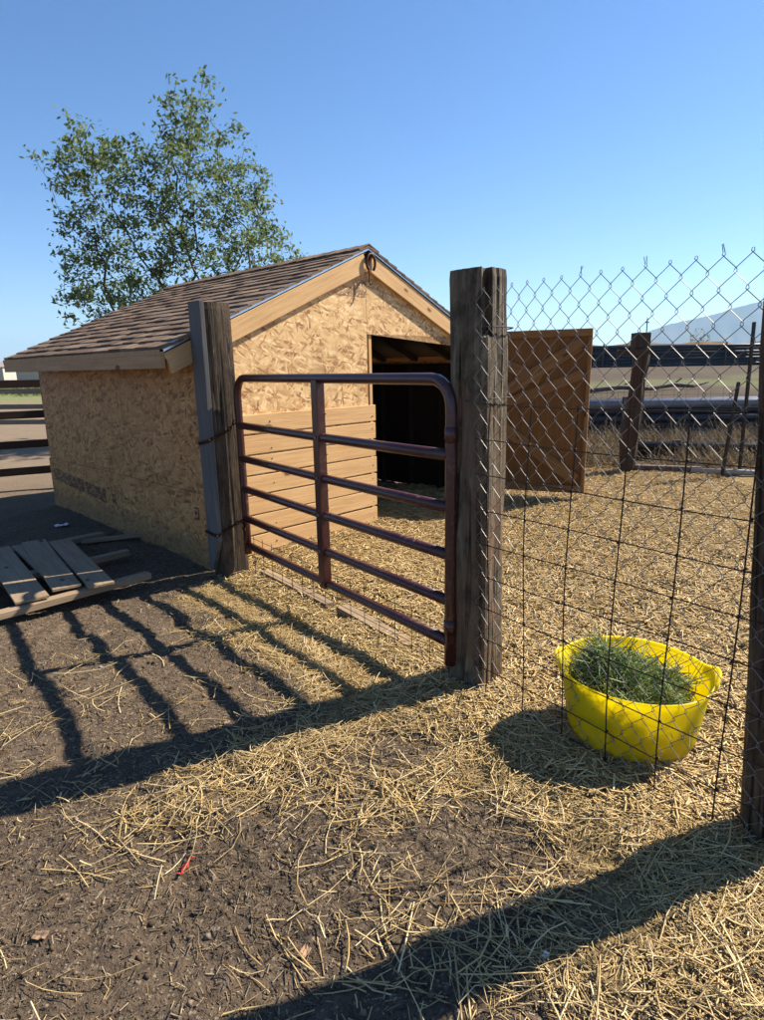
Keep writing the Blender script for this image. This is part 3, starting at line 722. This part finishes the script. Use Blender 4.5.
for z in (1.68, 1.38): 
    c2 = K+e1*aw/2+e2*aw/2; hw = aw/2+.004; ga_ = GA+rad(11); q1_ = Vector((math.cos(ga_), math.sin(ga_), 0)); q2_ = Vector((-math.sin(ga_), math.cos(ga_), 0))
    m = MB(); m.tube([c2+q1_*(hw*sx)+q2_*(hw*sy)+Vector((0, 0, z+.01*sx)) for sx, sy in ((1, -.82), (1.01, 0), (1, .82), (.82, 1), (-.82, 1), (-1, .82), (-1, -.82), (-.82, -1), (.82, -1))], .0028, 6, close=True)
    o = m.build('tie_wire', M_['rusty']); tag(o, 'dark wire loop around the hinge post just below its split top' if z > 1.5 else 'wire loop around the hinge post below the gate top', 'wire')

# ------------------------------------------------------------------ yellow tub with hay
TB = (1.030, 2.326); tz = hz(*TB)-.022
tub = empty('feed_tub', (TB[0], TB[1], tz+.012)); tag(tub, 'bright yellow round flexible plastic feed tub standing on straw behind the fence', 'tub')
m = MB(); prof = [(0, 0), (.12, .0), (.222, .003), (.250, .020), (.264, .055), (.270, .11), (.280, .18), (.288, .255), (.293, .292), (.300, .300), (.303, .290), (.286, .28), (.280, .25), (.272, .18), (.262, .11), (.254, .06), (.238, .030), (.2, .014), (0, .012)]
n = 64; vs = []; fs = []
def tubp(rr, z, k):
    a = 2*math.pi*k/n; q_ = z/.292
    lx_ = rad(-18); e = 1+.045*math.cos(2*(a-lx_))*q_
    hump = .030*q_**3*(max(0, math.cos(a-lx_))**26+max(0, math.cos(a-lx_-math.pi))**26)
    dip = -.012*q_**2*math.cos(a+rad(80))
    rr *= .955; z *= 1.05; return (rr*e*math.cos(a), rr*e*math.sin(a), z+hump+dip)
for j, (rr, z) in enumerate(prof):
    for k in range(n): vs.append(tubp(rr, z, k))
for j in range(len(prof)-1):
    for k in range(n): fs.append((j*n+k, j*n+(k+1) % n, (j+1)*n+(k+1) % n, (j+1)*n+k))
m.add(vs, fs); m.build('bowl', M_['yellow'], tub, True)
for ph in (0, math.pi):
    a0 = rad(-18)+ph; pts = []
    for k in range(11):
        q_ = k/10; a = a0+(q_-.5)*.62; bow = math.sin(math.pi*q_)
        rr = .282*1.045+.004+.014*bow; pts.append((rr*math.cos(a), rr*math.sin(a), 0.305+.034*bow))
    MB().tube(pts, .0085, 8).build('handle', M_['yellow'], tub, True)
# hay
n = 4200; hv = MB(); random.seed(4)
def haytop(x, y): return .205+.13*math.exp(-((x+.13)**2+(y-.0)**2)/.012)+.03*math.sin(x*31+y*9)*math.sin(y*27-x*8)+.06*math.exp(-((x-.05)**2+(y-.02)**2)/.03)
for k in range(n):
    a = random.uniform(0, 6.28); rr = .232*math.sqrt(random.random()); x, y = rr*math.cos(a)*1.03, rr*math.sin(a)
    if random.random() < .35: x, y = random.gauss(-.15, .055), random.gauss(.02, .09)
    if math.hypot(x, y) > .25: continue
    zt2 = haytop(x, y); z = zt2*random.uniform(.78, 1.12)
    d = random.uniform(0, 6.28); L = random.uniform(.04, .14) if random.random() < .8 else random.uniform(.14, .24); el = random.gauss(.2, .55); pts = []
    cv = random.gauss(0, 1.2)
    for j in range(4):
        q_ = j/3-.5; dd = d+cv*q_
        pts.append([x+math.cos(dd)*L*q_, y+math.sin(dd)*L*q_, z+L*q_*el-.04*L*(q_*2)**2])
    if max(math.hypot(p[0], p[1]) for p in pts) > .252 and max(p[2] for p in pts) < .30: continue
    hv.tube(pts, random.uniform(.0010, .0022), 3, caps=False)
    if random.random() < .3:
        c_ = pts[2]; w_ = random.uniform(.003, .006); b = random.uniform(0, 6)
        hv.add([c_, (c_[0]+math.cos(b)*w_*2.5, c_[1]+math.sin(b)*w_*2.5, c_[2]+w_), (c_[0]+math.cos(b+.5)*w_*3, c_[1]+math.sin(b+.5)*w_*3, c_[2]-w_)], [(0, 1, 2)])
o = hv.build('green_hay', M_['hay'], None, loc=(TB[0], TB[1], tz+.012)); tag(o, 'tangled green hay heaped inside the yellow tub', 'hay', kind='stuff')

# ------------------------------------------------------------------ pallet
pal = empty('pallet', (-2.5, 4.5, 0)); tag(pal, 'broken weathered wooden pallet lying on the dirt in the shade of the shed', 'pallet')
def PL(x, y, z): return (x+2.5, y-4.5, z)
for k, (a, b, wd, z) in enumerate((((-2.86, 5.24), (-1.96, 4.06), .17, .088), ((-3.06, 5.20), (-2.17, 4.00), .18, .095), ((-3.17, 5.16), (-2.27, 4.12), .11, .078), ((-3.28, 5.02), (-2.30, 3.80), .20, .088), ((-3.50, 4.86), (-2.50, 3.60), .15, .088), ((-3.7, 4.66), (-2.72, 3.42), .15, .088))):
    board('plank', PL(*a, z+random.uniform(-.004, .006)), PL(*b, z), wd, .02, M_['pallet'], pal)
for a, b in (((-2.85, 3.08), (-1.70, 4.34)), ((-3.2, 3.75), (-2.1, 4.95)), ((-3.62, 4.45), (-2.58, 5.56))):
    board('stringer', PL(a[0]-.06, a[1]+.06, .045), PL(b[0]-.06, b[1]+.06, .045), .08, .045, M_['pallet'], pal)
o = board('loose_board', (-2.75, 5.42, .03), (-2.22, 5.62, .04), .07, .03, M_['pallet'], None); tag(o, 'short loose board on the dirt behind the pallet', 'board')

# small litter
def scrap(name, x, y, s_, mat, label, cat, seed=0):
    random.seed(seed); m = MB(); n = 5; vs = []
    for a in range(n):
        for b in range(n): vs.append(((a/(n-1)-.5)*s_*(1+.3*random.random()), (b/(n-1)-.5)*s_*.7, .006+random.uniform(0, .25)*s_))
    m.add(vs, [(a*n+b, a*n+b+1, (a+1)*n+b+1, (a+1)*n+b) for a in range(n-1) for b in range(n-1)])
    o = m.build(name, mat, None, False, loc=(x, y, hz(x, y))); o.rotation_euler = (0, 0, random.uniform(0, 3)); tag(o, label, cat)
    md = o.modifiers.new('thick', 'SOLIDIFY'); md.thickness = .001
scrap('plastic_scrap', -3.257, 6.066, .11, M_['white'], 'small crumpled white scrap on the dirt beyond the pallet', 'litter', 1)
m = MB(); vs = []
for k in range(7):
    q_ = k/6; vs += [(-.006+.006*math.sin(k*2.), -.04+q_*.08, .012+.006*math.cos(k*1.7)), (.006+.006*math.sin(k*2.4), -.04+q_*.08, .012+.006*math.cos(k*1.3))]
m.add(vs, [(2*k, 2*k+1, 2*k+3, 2*k+2) for k in range(6)])
o = m.build('ribbon_scrap', M_['red'], None, loc=(-.64, 1.64, hz(-.64, 1.64)+.008)); o.rotation_euler = (0, 0, -.25); tag(o, 'small red ribbon scrap lying in straw on the dirt', 'litter')
md = o.modifiers.new('thick', 'SOLIDIFY'); md.thickness = .0015
scrap('plastic_scrap', .405, 1.30, .018, M_['white'], 'tiny white scrap in the shadow at the bottom of the picture', 'litter', 4)
for k, (x, y, lb) in enumerate(((-.97, 1.40, 'curled dry leaf on bare dirt at the lower left'), (-.23, 1.34, 'curled dry leaf on dirt near the bottom shadow'), (-.70, 2.43, 'curled dry leaf beside the post shadow near the gate shadow stripes'))):
    scrap('dry_leaf', x, y, .032, M_['leafdry'], lb, 'leaf', 11+k)

# ------------------------------------------------------------------ left rail fence & things beyond
def rail_fence(name, a, b, zs, label, npost=3, hgt_=1.5, mat='rail', wd=.11):
    a = Vector((*a, 0)); b = Vector((*b, 0)); fe = empty(name, a); tag(fe, label, 'fence', 'rail fences on the left')
    d = b-a; nn = Vector((-d.y, d.x, 0)).normalized()
    for z in zs: board('rail', Vector((0, 0, z))-nn*.03, d+Vector((0, 0, z+random.uniform(-.02, .02)))-nn*.03, wd, .04, M_[mat], fe, nn)
    for k in range(npost):
        p = d*(k/(npost-1)) if npost > 1 else d*0
        board('fence_post', p+nn*.06+Vector((0, 0, -.2)), p+nn*.06+Vector((0, 0, hgt_)), .12, .12, M_[mat], fe, nn)
    return fe
rail_fence('rail_fence', (-4.15, 8.50), (-8.55, 6.15), (1.41, 1.01, .62, .26), 'dark brown four rail wooden fence running left from the shed corner', 3, 1.52, wd=.10)
rail_fence('rail_fence', (-7.6, 14.3), (-14., 15.0), (1.15, .8, .45), 'tan rail fence farther back behind the dark four rail fence', 3, 1.35, 'pallet')
def house(name, x, y, wx, dy, h_, label, roof=True, rz_=0):
    hs_ = empty(name, (x, y, hz(x, y)-.1), rz_); tag(hs_, label, 'building')
    m = MB(); m.box(-wx/2, wx/2, -dy/2, dy/2, 0, h_); m.build('wall', M_['stucco'], hs_)
    m = MB(); m.prism([(-dy/2-.4, h_), (dy/2+.4, h_), (0, h_+1.1)], lambda a, b, d: (d, a, b), -wx/2-.3, wx/2+.3); m.build('roof', M_['roofing'], hs_)
    for k in range(0):
        m = MB(); xx = -wx/2+wx*(k+.5)/3; m.box(xx-.5, xx+.5, -dy/2-.03, -dy/2+.02, 1., 2.); m.build('window', M_['glass'], hs_)
house('farm_building', -75, 118, 13, 6, 3.0, 'long pale low farm building far off at the left edge')
house('farm_building', -60, 112, 6, 5, 2.2, 'small pale shed in the far field just left of the shed roof')
def shrub(name, x, y, wd, h_, label, n=350, mat='weed', group=None, leaf=.08):
    z = hz(x, y); rt = empty(name, (x, y, z)); tag(rt, label, 'shrub', group)
    m = MB(); 
    for k in range(6):
        a = random.uniform(0, 6.28); m.tube([(0, 0, -.05), (math.cos(a)*wd*.15, math.sin(a)*wd*.15, h_*.4), (math.cos(a)*wd*.35, math.sin(a)*wd*.35, h_*.8)], .015, 4, radii=[.02, .013, .006])
    m.build('stems', M_['bark'], rt)
    m = MB()
    for k in range(n):
        a = random.uniform(0, 6.28); rr = wd/2*random.random()**.5; zz = h_*random.uniform(.1, 1)*(1-.5*(rr/wd*2)**2); c_ = Vector((rr*math.cos(a), rr*math.sin(a), zz))
        d = Vector((random.gauss(0, 1), random.gauss(0, 1), random.gauss(.3, 1))).normalized()*leaf; e = d.orthogonal().normalized()*leaf*.4
        m.add([c_-d, c_+e, c_+d, c_-e], [(0, 1, 2, 3)])
    m.build('foliage', M_[mat], rt); return rt
random.seed(31)
for k, (px, yy, lb) in enumerate(((-.56, 46, 'green field shrub at far left edge'), (-.545, 49, 'green field shrub second from the left edge'), (-.525, 44, 'green field shrub between the far fence and the shed corner'), (-.51, 48, 'green field shrub nearest the shed corner'), (-.575, 52, 'green field shrub under the far pale building'))):
    shrub('field_shrub', px*yy*1.03, yy, 3.2, 1.0, lb, 500, 'weed', 'green shrubs in the far left field', .13)

# ------------------------------------------------------------------ right background
def pipe_stack(name, x0, x1, y, rows, cols, rr, mat, label, z0=None, topmat=None, slope=0.):
    z = hz((x0+x1)/2, y) if z0 is None else z0
    st_ = empty(name, (x0, y, z)); tag(st_, label, 'pipe stack'); L = x1-x0
    for j in range(rows):
        for i in range(cols):
            o = MB().tube([(random.uniform(-.5, .0)*rr*4, 0, 0), (L*.5, 0, 0), (L+random.uniform(0, .5)*rr*4, 0, 0)], rr, 8)
            o = o.build('pipe', M_[topmat] if topmat and j == rows-1 else M_[mat], st_, True)
            o.location = (0, i*rr*2.02+(j % 2)*rr, rr+j*rr*1.78)
            o.rotation_euler = (0, random.uniform(-.002, .002), slope+random.uniform(-.002, .002))
    for x in (.12, .5, .88):
        m = MB(); m.box(x*L-.06, x*L+.06, -rr*1.6, -rr*1.05, -.1, rows*rr*1.8+rr); m.build('stake', M_['plum_post'], st_)
    return st_
pipe_stack('pipe_stack', 4.0, 13.0, 13.0, 5, 4, .085, 'pipe_dark', 'long stack of dark pipes with top row coloured as sunlit behind the pen', topmat='pipe_sunlit')
pipe_stack('pipe_stack', 17.5, 48.0, 60, 7, 4, .16, 'pipe_dark', 'far stack of dark pipes below the earth bank')
# earth bank behind the far stack
m = MB(); K_ = 60; vs = []; fs = []
for i in range(K_+1):
    x = 16+i*1.1; zb_ = hz(x, 64); hh = 2.15+.35*vn(np.array([x*.35]), np.array([.3]), 3)[0]*1+.1*math.sin(x)
    if i < 4: hh *= (i+.2)/4.2
    for yy, zz in ((62.3, -.2), (63.2, hh*.75), (64.2, hh), (66, hh*.9), (69, -.2)): vs.append((x+random.uniform(-.2, .2), yy, zb_+zz+random.uniform(-.06, .06)))
for i in range(K_):
    for k in range(4): fs.append((i*5+k, (i+1)*5+k, (i+1)*5+k+1, i*5+k+1))
m.add(vs, fs); o = m.build('earth_bank', plain('bank_soil', (.20, .125, .07), .95, 0., .35, .6, .6, .1), None, False); tag(o, kind='structure')
low = pipe_stack('pipe_stack', 4.1, 9.5, 9.9, 3, 3, .05, 'rubber', 'low row of black pipes half hidden in dry weeds just behind the pen', slope=-.25)
m = MB(); m.tube([(4.30, 8.42, .055), (4.9, 8.2, .06), (5.9, 7.75, .05)], .04, 10); o = m.build('pale_pipe', M_['pipe_dusty'], None, True); tag(o, 'pale pipe lying along the back edge of the pen', 'pipe')
o = board('back_board', (3.62, 8.75, .06), (4.45, 8.45, .06), .1, .09, M_['plum_post'], None); tag(o, 'dark board on the ground beside the crooked pen post', 'board')
# pen back fence: T-posts and welded wire
def tpost(x, y, h_, lx, label):
    z = hz(x, y); m = MB()
    m.box(-.02, .02, -.004, .004, -.2, h_); m.box(-.004, .004, .004, .035, -.2, h_)
    for k in range(int(h_/.06)): m.box(-.008, .008, -.010, -.004, k*.06, k*.06+.015)
    o = m.build('metal_post', M_['rusty'], None, loc=(x, y, z)); o.rotation_euler = (0, lx, .4); tag(o, label, 'post', 'metal posts at the back of the pen')
tpost(4.62, 8.20, 1.25, .10, 'short dark metal post leaning right at the back of the pen')
tpost(4.88, 8.25, 2.0, -.02, 'tall dark metal post beside the leaning one at the back of the pen')
def mesh_fence(name, a, b, h_, dx, dz, label, r_=.0016):
    a = Vector((*a, 0)); b = Vector((*b, 0)); d = (b-a); L = d.length; d.normalize(); nn = Vector((-d.y, d.x, 0)); m = MB()
    for z in np.arange(.03, h_+.001, dz): m.tube([d*x+nn*.02*math.sin(x*2.1)+Vector((0, 0, z+.02*math.sin(x*1.7))) for x in np.linspace(0, L, 10)], r_, 3)
    for x in np.arange(0, L, dx): m.tube([d*x+nn*.02*math.sin(x*2.1)+Vector((0, 0, .02*math.sin(x*1.7))), d*x+nn*.02*math.sin(x*2.1)+Vector((0, 0, h_+.02*math.sin(x*1.7)))], r_, 3)
    o = m.build(name, M_['rusty'], None, loc=a); tag(o, label, 'fence', 'wire fences at the back of the pen'); return o
mesh_fence('wire_fence', (2.05, 9.35), (3.42, 8.72), 1.15, .075, .1, 'fine wire fence between the shed and the crooked pen post')
mesh_fence('wire_fence', (3.6, 8.68), (7.0, 7.5), 1.2, .15, .15, 'coarse wire fence right of the crooked pen post')
# dead branches, logs
for k, (x, y, L, lb) in enumerate(((9.0, 27.5, 4.0, 'thin dark log lying on the dirt between the two pipe stacks, left one'), (12.2, 28.5, 3.0, 'thin dark log lying on the dirt between the two pipe stacks, right one'))):
    m = MB(); m.tube([(0, 0, .1), (L*.4, .2, .22), (L*.7, .1, .15), (L, .5, .3)], .1, 7, radii=[.12, .11, .09, .04]); m.tube([(L*.4, .2, .2), (L*.55, .3, .5)], .04, 5)
    o = m.build('fallen_log', M_['plum_post'], None, loc=(x, y, hz(x, y))); tag(o, lb, 'log')
xy = sample(17000, 2.3, 9., 8.6, 12.8, lambda x, y: (y+x*.3 > 10.0)*vn(x*1.5, y*1.5, 3))
straws('dry_grass', xy, RG.uniform(.10, .34, len(xy)), RG.uniform(.004, .009, len(xy)), M_['drygrass'], .01, 1.2, .1, 'dry brown weeds between the pen and the pipes', 'grass', seg=1)
# utility pole, shrub on bank
po = empty('utility_pole', (47, 112, hz(47, 112))); tag(po, 'thin utility pole in front of the mountain', 'pole')
m = MB(); m.tube([(0, 0, -1), (0, 0, 8.)], .10, 6); m.build('pole', M_['plum_post'], po)
m = MB(); m.box(-.35, .35, -.08, .08, 7.2, 7.35); m.build('crossarm', M_['plum_post'], po)
shrub('bank_shrub', 33.2, 66, 3.0, 3.9, 'pale green shrub on the earth bank before the mountain', 500, 'weed', None, .16)

# ------------------------------------------------------------------ mountain
m = MB(); vs = []; fs = []; NA, NR = 140, 22; R0 = 7000.
az0, az1 = 19.2, 52.
key = [(19.2, 0), (19.7, .55), (21.5, 1.75), (23., 2.55), (24.5, 3.05), (26, 3.30), (27, 3.5), (28, 3.72), (29.2, 4.1), (31, 4.45), (34, 4.75), (38, 4.8), (44, 4.4), (52, 3.0)]
ka = np.array([k[0] for k in key]); kh = np.array([k[1] for k in key])
for i in range(NA+1):
    az = az0+(az1-az0)*i/NA; el = np.interp(az, ka, kh)+.10*(fbm(np.array([az*2.2]), np.array([.5]), 2)[0]-.47)*min(1, (az-az0))
    for j in range(NR+1):
        q_ = j/NR; D = R0-1500*(1-q_)
        top = math.tan(rad(max(el, 0)))*R0
        rid = fbm(np.array([az*1.6+q_*1.2]), np.array([q_*3.]), 6)[0]
        z = top*q_**1.25*(1-.55*(1-q_)*rid*1.4)
        if j == 0: z = -30
        vs.append((D*math.sin(rad(az)), D*math.cos(rad(az)), z))
for i in range(NA):
    for j in range(NR): a = i*(NR+1)+j; fs.append((a, a+NR+1, a+NR+2, a+1))
m.add(vs, fs)
t = NT('mountain_slope'); c = t.coord(); n = t.noise(c, .0016, 6, .6)
t.fin(t.ramp(n, [(.35, (.06, .065, .06)), (.65, (.13, .12, .10))]), 1., spec=.05)
o = m.build('mountain', t.m, None, True); tag(o, kind='structure')

# ------------------------------------------------------------------ haze
m = MB(); m.box(-14000, 14000, -13000, 14000, -40, 640)
hzm = bpy.data.materials.new('haze'); hzm.use_nodes = True; n_ = hzm.node_tree; n_.nodes.clear()
vo_ = n_.nodes.new('ShaderNodeVolumePrincipled'); vo_.inputs['Color'].default_value = (.48, .74, 1., 1); vo_.inputs['Density'].default_value = .0001
vo_.inputs['Anisotropy'].default_value = .2
ou = n_.nodes.new('ShaderNodeOutputMaterial'); n_.links.new(vo_.outputs[0], ou.inputs['Volume'])
o = m.build('haze', hzm); tag(o, kind='stuff')
tag(o, 'thin pale haze over the far fields and mountain', 'haze', kind='stuff')

# ------------------------------------------------------------------ tree behind the shed
random.seed(19)
poly = [(-7.16, 5.5), (-6.9, 6.4), (-6.65, 6.75), (-6.1, 6.5), (-5.6, 6.15), (-5.15, 6.1), (-4.95, 5.9), (-4.65, 6.5), (-4.35, 7.25), (-4.05, 6.95), (-3.65, 7.15), (-3.15, 6.4), (-3.0, 5.8), (-2.6, 5.55), (-2.75, 5.1), (-2.3, 4.5), (-2.3, 4.2), (-1.85, 3.9), (-2.5, 3.4), (-3.4, 2.9), (-4.7, 2.6), (-5.9, 2.5), (-6.75, 2.4), (-7.1, 3.1), (-7.1, 4.0), (-6.9, 4.7)]
def inpoly(x, z):
    c_ = False
    for (xa, za), (xb, zb_) in zip(poly, poly[1:]+poly[:1]):
        if (za > z) != (zb_ > z) and x < (xb-xa)*(z-za)/(zb_-za)+xa: c_ = not c_
    return c_
tb = Vector((-4.1, 14.2, 0))
nodes = [tb]; par = [-1]
def chainto(i, p, jitter=.08):
    a = nodes[i]; n = max(1, int((p-a).length/.28))
    for k in range(1, n+1):
        q_ = a+(p-a)*k/n+Vector((random.gauss(0, jitter), random.gauss(0, jitter), random.gauss(0, jitter)))*(1 if k < n else 0)
        nodes.append(q_); par.append(i); i = len(nodes)-1
    return i
i0 = chainto(0, Vector((-4.0, 14.2, 2.4)), .03)
a1 = chainto(i0, Vector((-3.85, 14.1, 4.0)), .05); a1 = chainto(a1, Vector((-3.95, 14.2, 5.6)), .06); chainto(a1, Vector((-3.75, 14.2, 6.9)), .05)
a2 = chainto(i0, Vector((-4.9, 14.0, 3.7)), .05); a2 = chainto(a2, Vector((-5.6, 14.2, 5.1)), .06); chainto(a2, Vector((-6.1, 14.2, 6.2)), .05)
a3 = chainto(i0, Vector((-3.2, 14.4, 3.6)), .05); chainto(a3, Vector((-2.6, 14.5, 4.6)), .06)
a4 = chainto(i0, Vector((-5.4, 14.6, 3.0)), .05); chainto(a4, Vector((-6.1, 14.6, 3.4)), .05)
chainto(i0+2, Vector((-4.3, 14.0, 6.9)), .06)
att = []
while len(att) < 560:
    x = random.uniform(-7.3, -1.8); z = random.uniform(2.4, 7.3)
    if not inpoly(x, z): continue
    y = 14.4+random.gauss(0, .7)
    if vn(np.array([x*1.25+3]), np.array([z*1.25]), 40)[0]+.25*vn(np.array([x*3.]), np.array([z*3.]), 41)[0] < (.40 if abs(x+5.) > .6 or z > 5.7 else .12): continue
    att.append(Vector((max(x*.96+.1, -6.75+.2*random.random()), y, z*.965+.02)))
for (xa, za) in poly:
    for _ in range(3):
        k_ = random.uniform(.88, 1.03); att.append(Vector((max(-4.5+(xa+4.5)*k_+.28, -6.95), 14.4+random.gauss(0, .4), 4.3+(za-4.3)*k_)))
att.sort(key=lambda p: (p-Vector((-4.0, 14.2, 2.6))).length)
tips = []
for p in att:
    NPa = np.array([tuple(q_) for q_ in nodes]); dd = np.linalg.norm(NPa-np.array(tuple(p)), axis=1)
    # prefer nodes below the point
    dd = dd+np.maximum(0, NPa[:, 2]-p.z+.1)*1.5; dd[:6] += 5
    j = int(dd.argmin()); tips.append(chainto(j, p, .04))
cnt = [0]*len(nodes)
for i in range(len(nodes)-1, 0, -1):
    cnt[i] = max(cnt[i], 1); cnt[par[i]] += cnt[i]
rad_ = [min(.13, .0048*(max(c_, 1)**.5)) for c_ in cnt]
tree = empty('tree', (tb.x, tb.y, 0)); tag(tree, 'leafy green elm like tree with airy two lobed crown rising behind the shed roof', 'tree')
m = MB()
for i in range(1, len(nodes)):
    a, b = nodes[par[i]]-tb, nodes[i]-tb
    if (b-a).length < 1e-4: continue
    m.tube([a, b], 0, 5 if rad_[i] > .015 else 3, radii=[min(rad_[par[i]], rad_[i]*1.35), rad_[i]], caps=False)
m.build('trunk', M_['bark'], tree, True)
LV = []
def leaves(c_, n, sp):
    for _ in range(n):
        p = c_+Vector((random.gauss(0, sp), random.gauss(0, sp), random.gauss(-.02, sp*.7)))
        d = Vector((random.gauss(0, 1), random.gauss(0, 1), random.gauss(-.3, .7))).normalized(); e = d.cross(Vector((random.gauss(0, .4), random.gauss(0, .4), 1))).normalized()
        L = random.uniform(.036, .074); w_ = L*.5
        LV.append((p-d*L, p+e*w_, p+d*L, p-e*w_))
for i in tips: leaves(nodes[i]-tb, random.randint(14, 36), .105)
for i in range(8, len(nodes)):
    if cnt[i] < 5 and nodes[i].z > 2.5: leaves(nodes[i]-tb, 5, .09)
V = np.array([[tuple(v) for v in q_] for q_ in LV], 'f'); me = bpy.data.meshes.new('crown'); me.vertices.add(len(LV)*4); me.vertices.foreach_set('co', V.ravel())
setfaces(me, np.arange(len(LV)*4).reshape(-1, 4)); me.materials.append(M_['leaf']); link(bpy.data.objects.new('crown', me), tree)
print('leaves', len(LV), 'nodes', len(nodes))
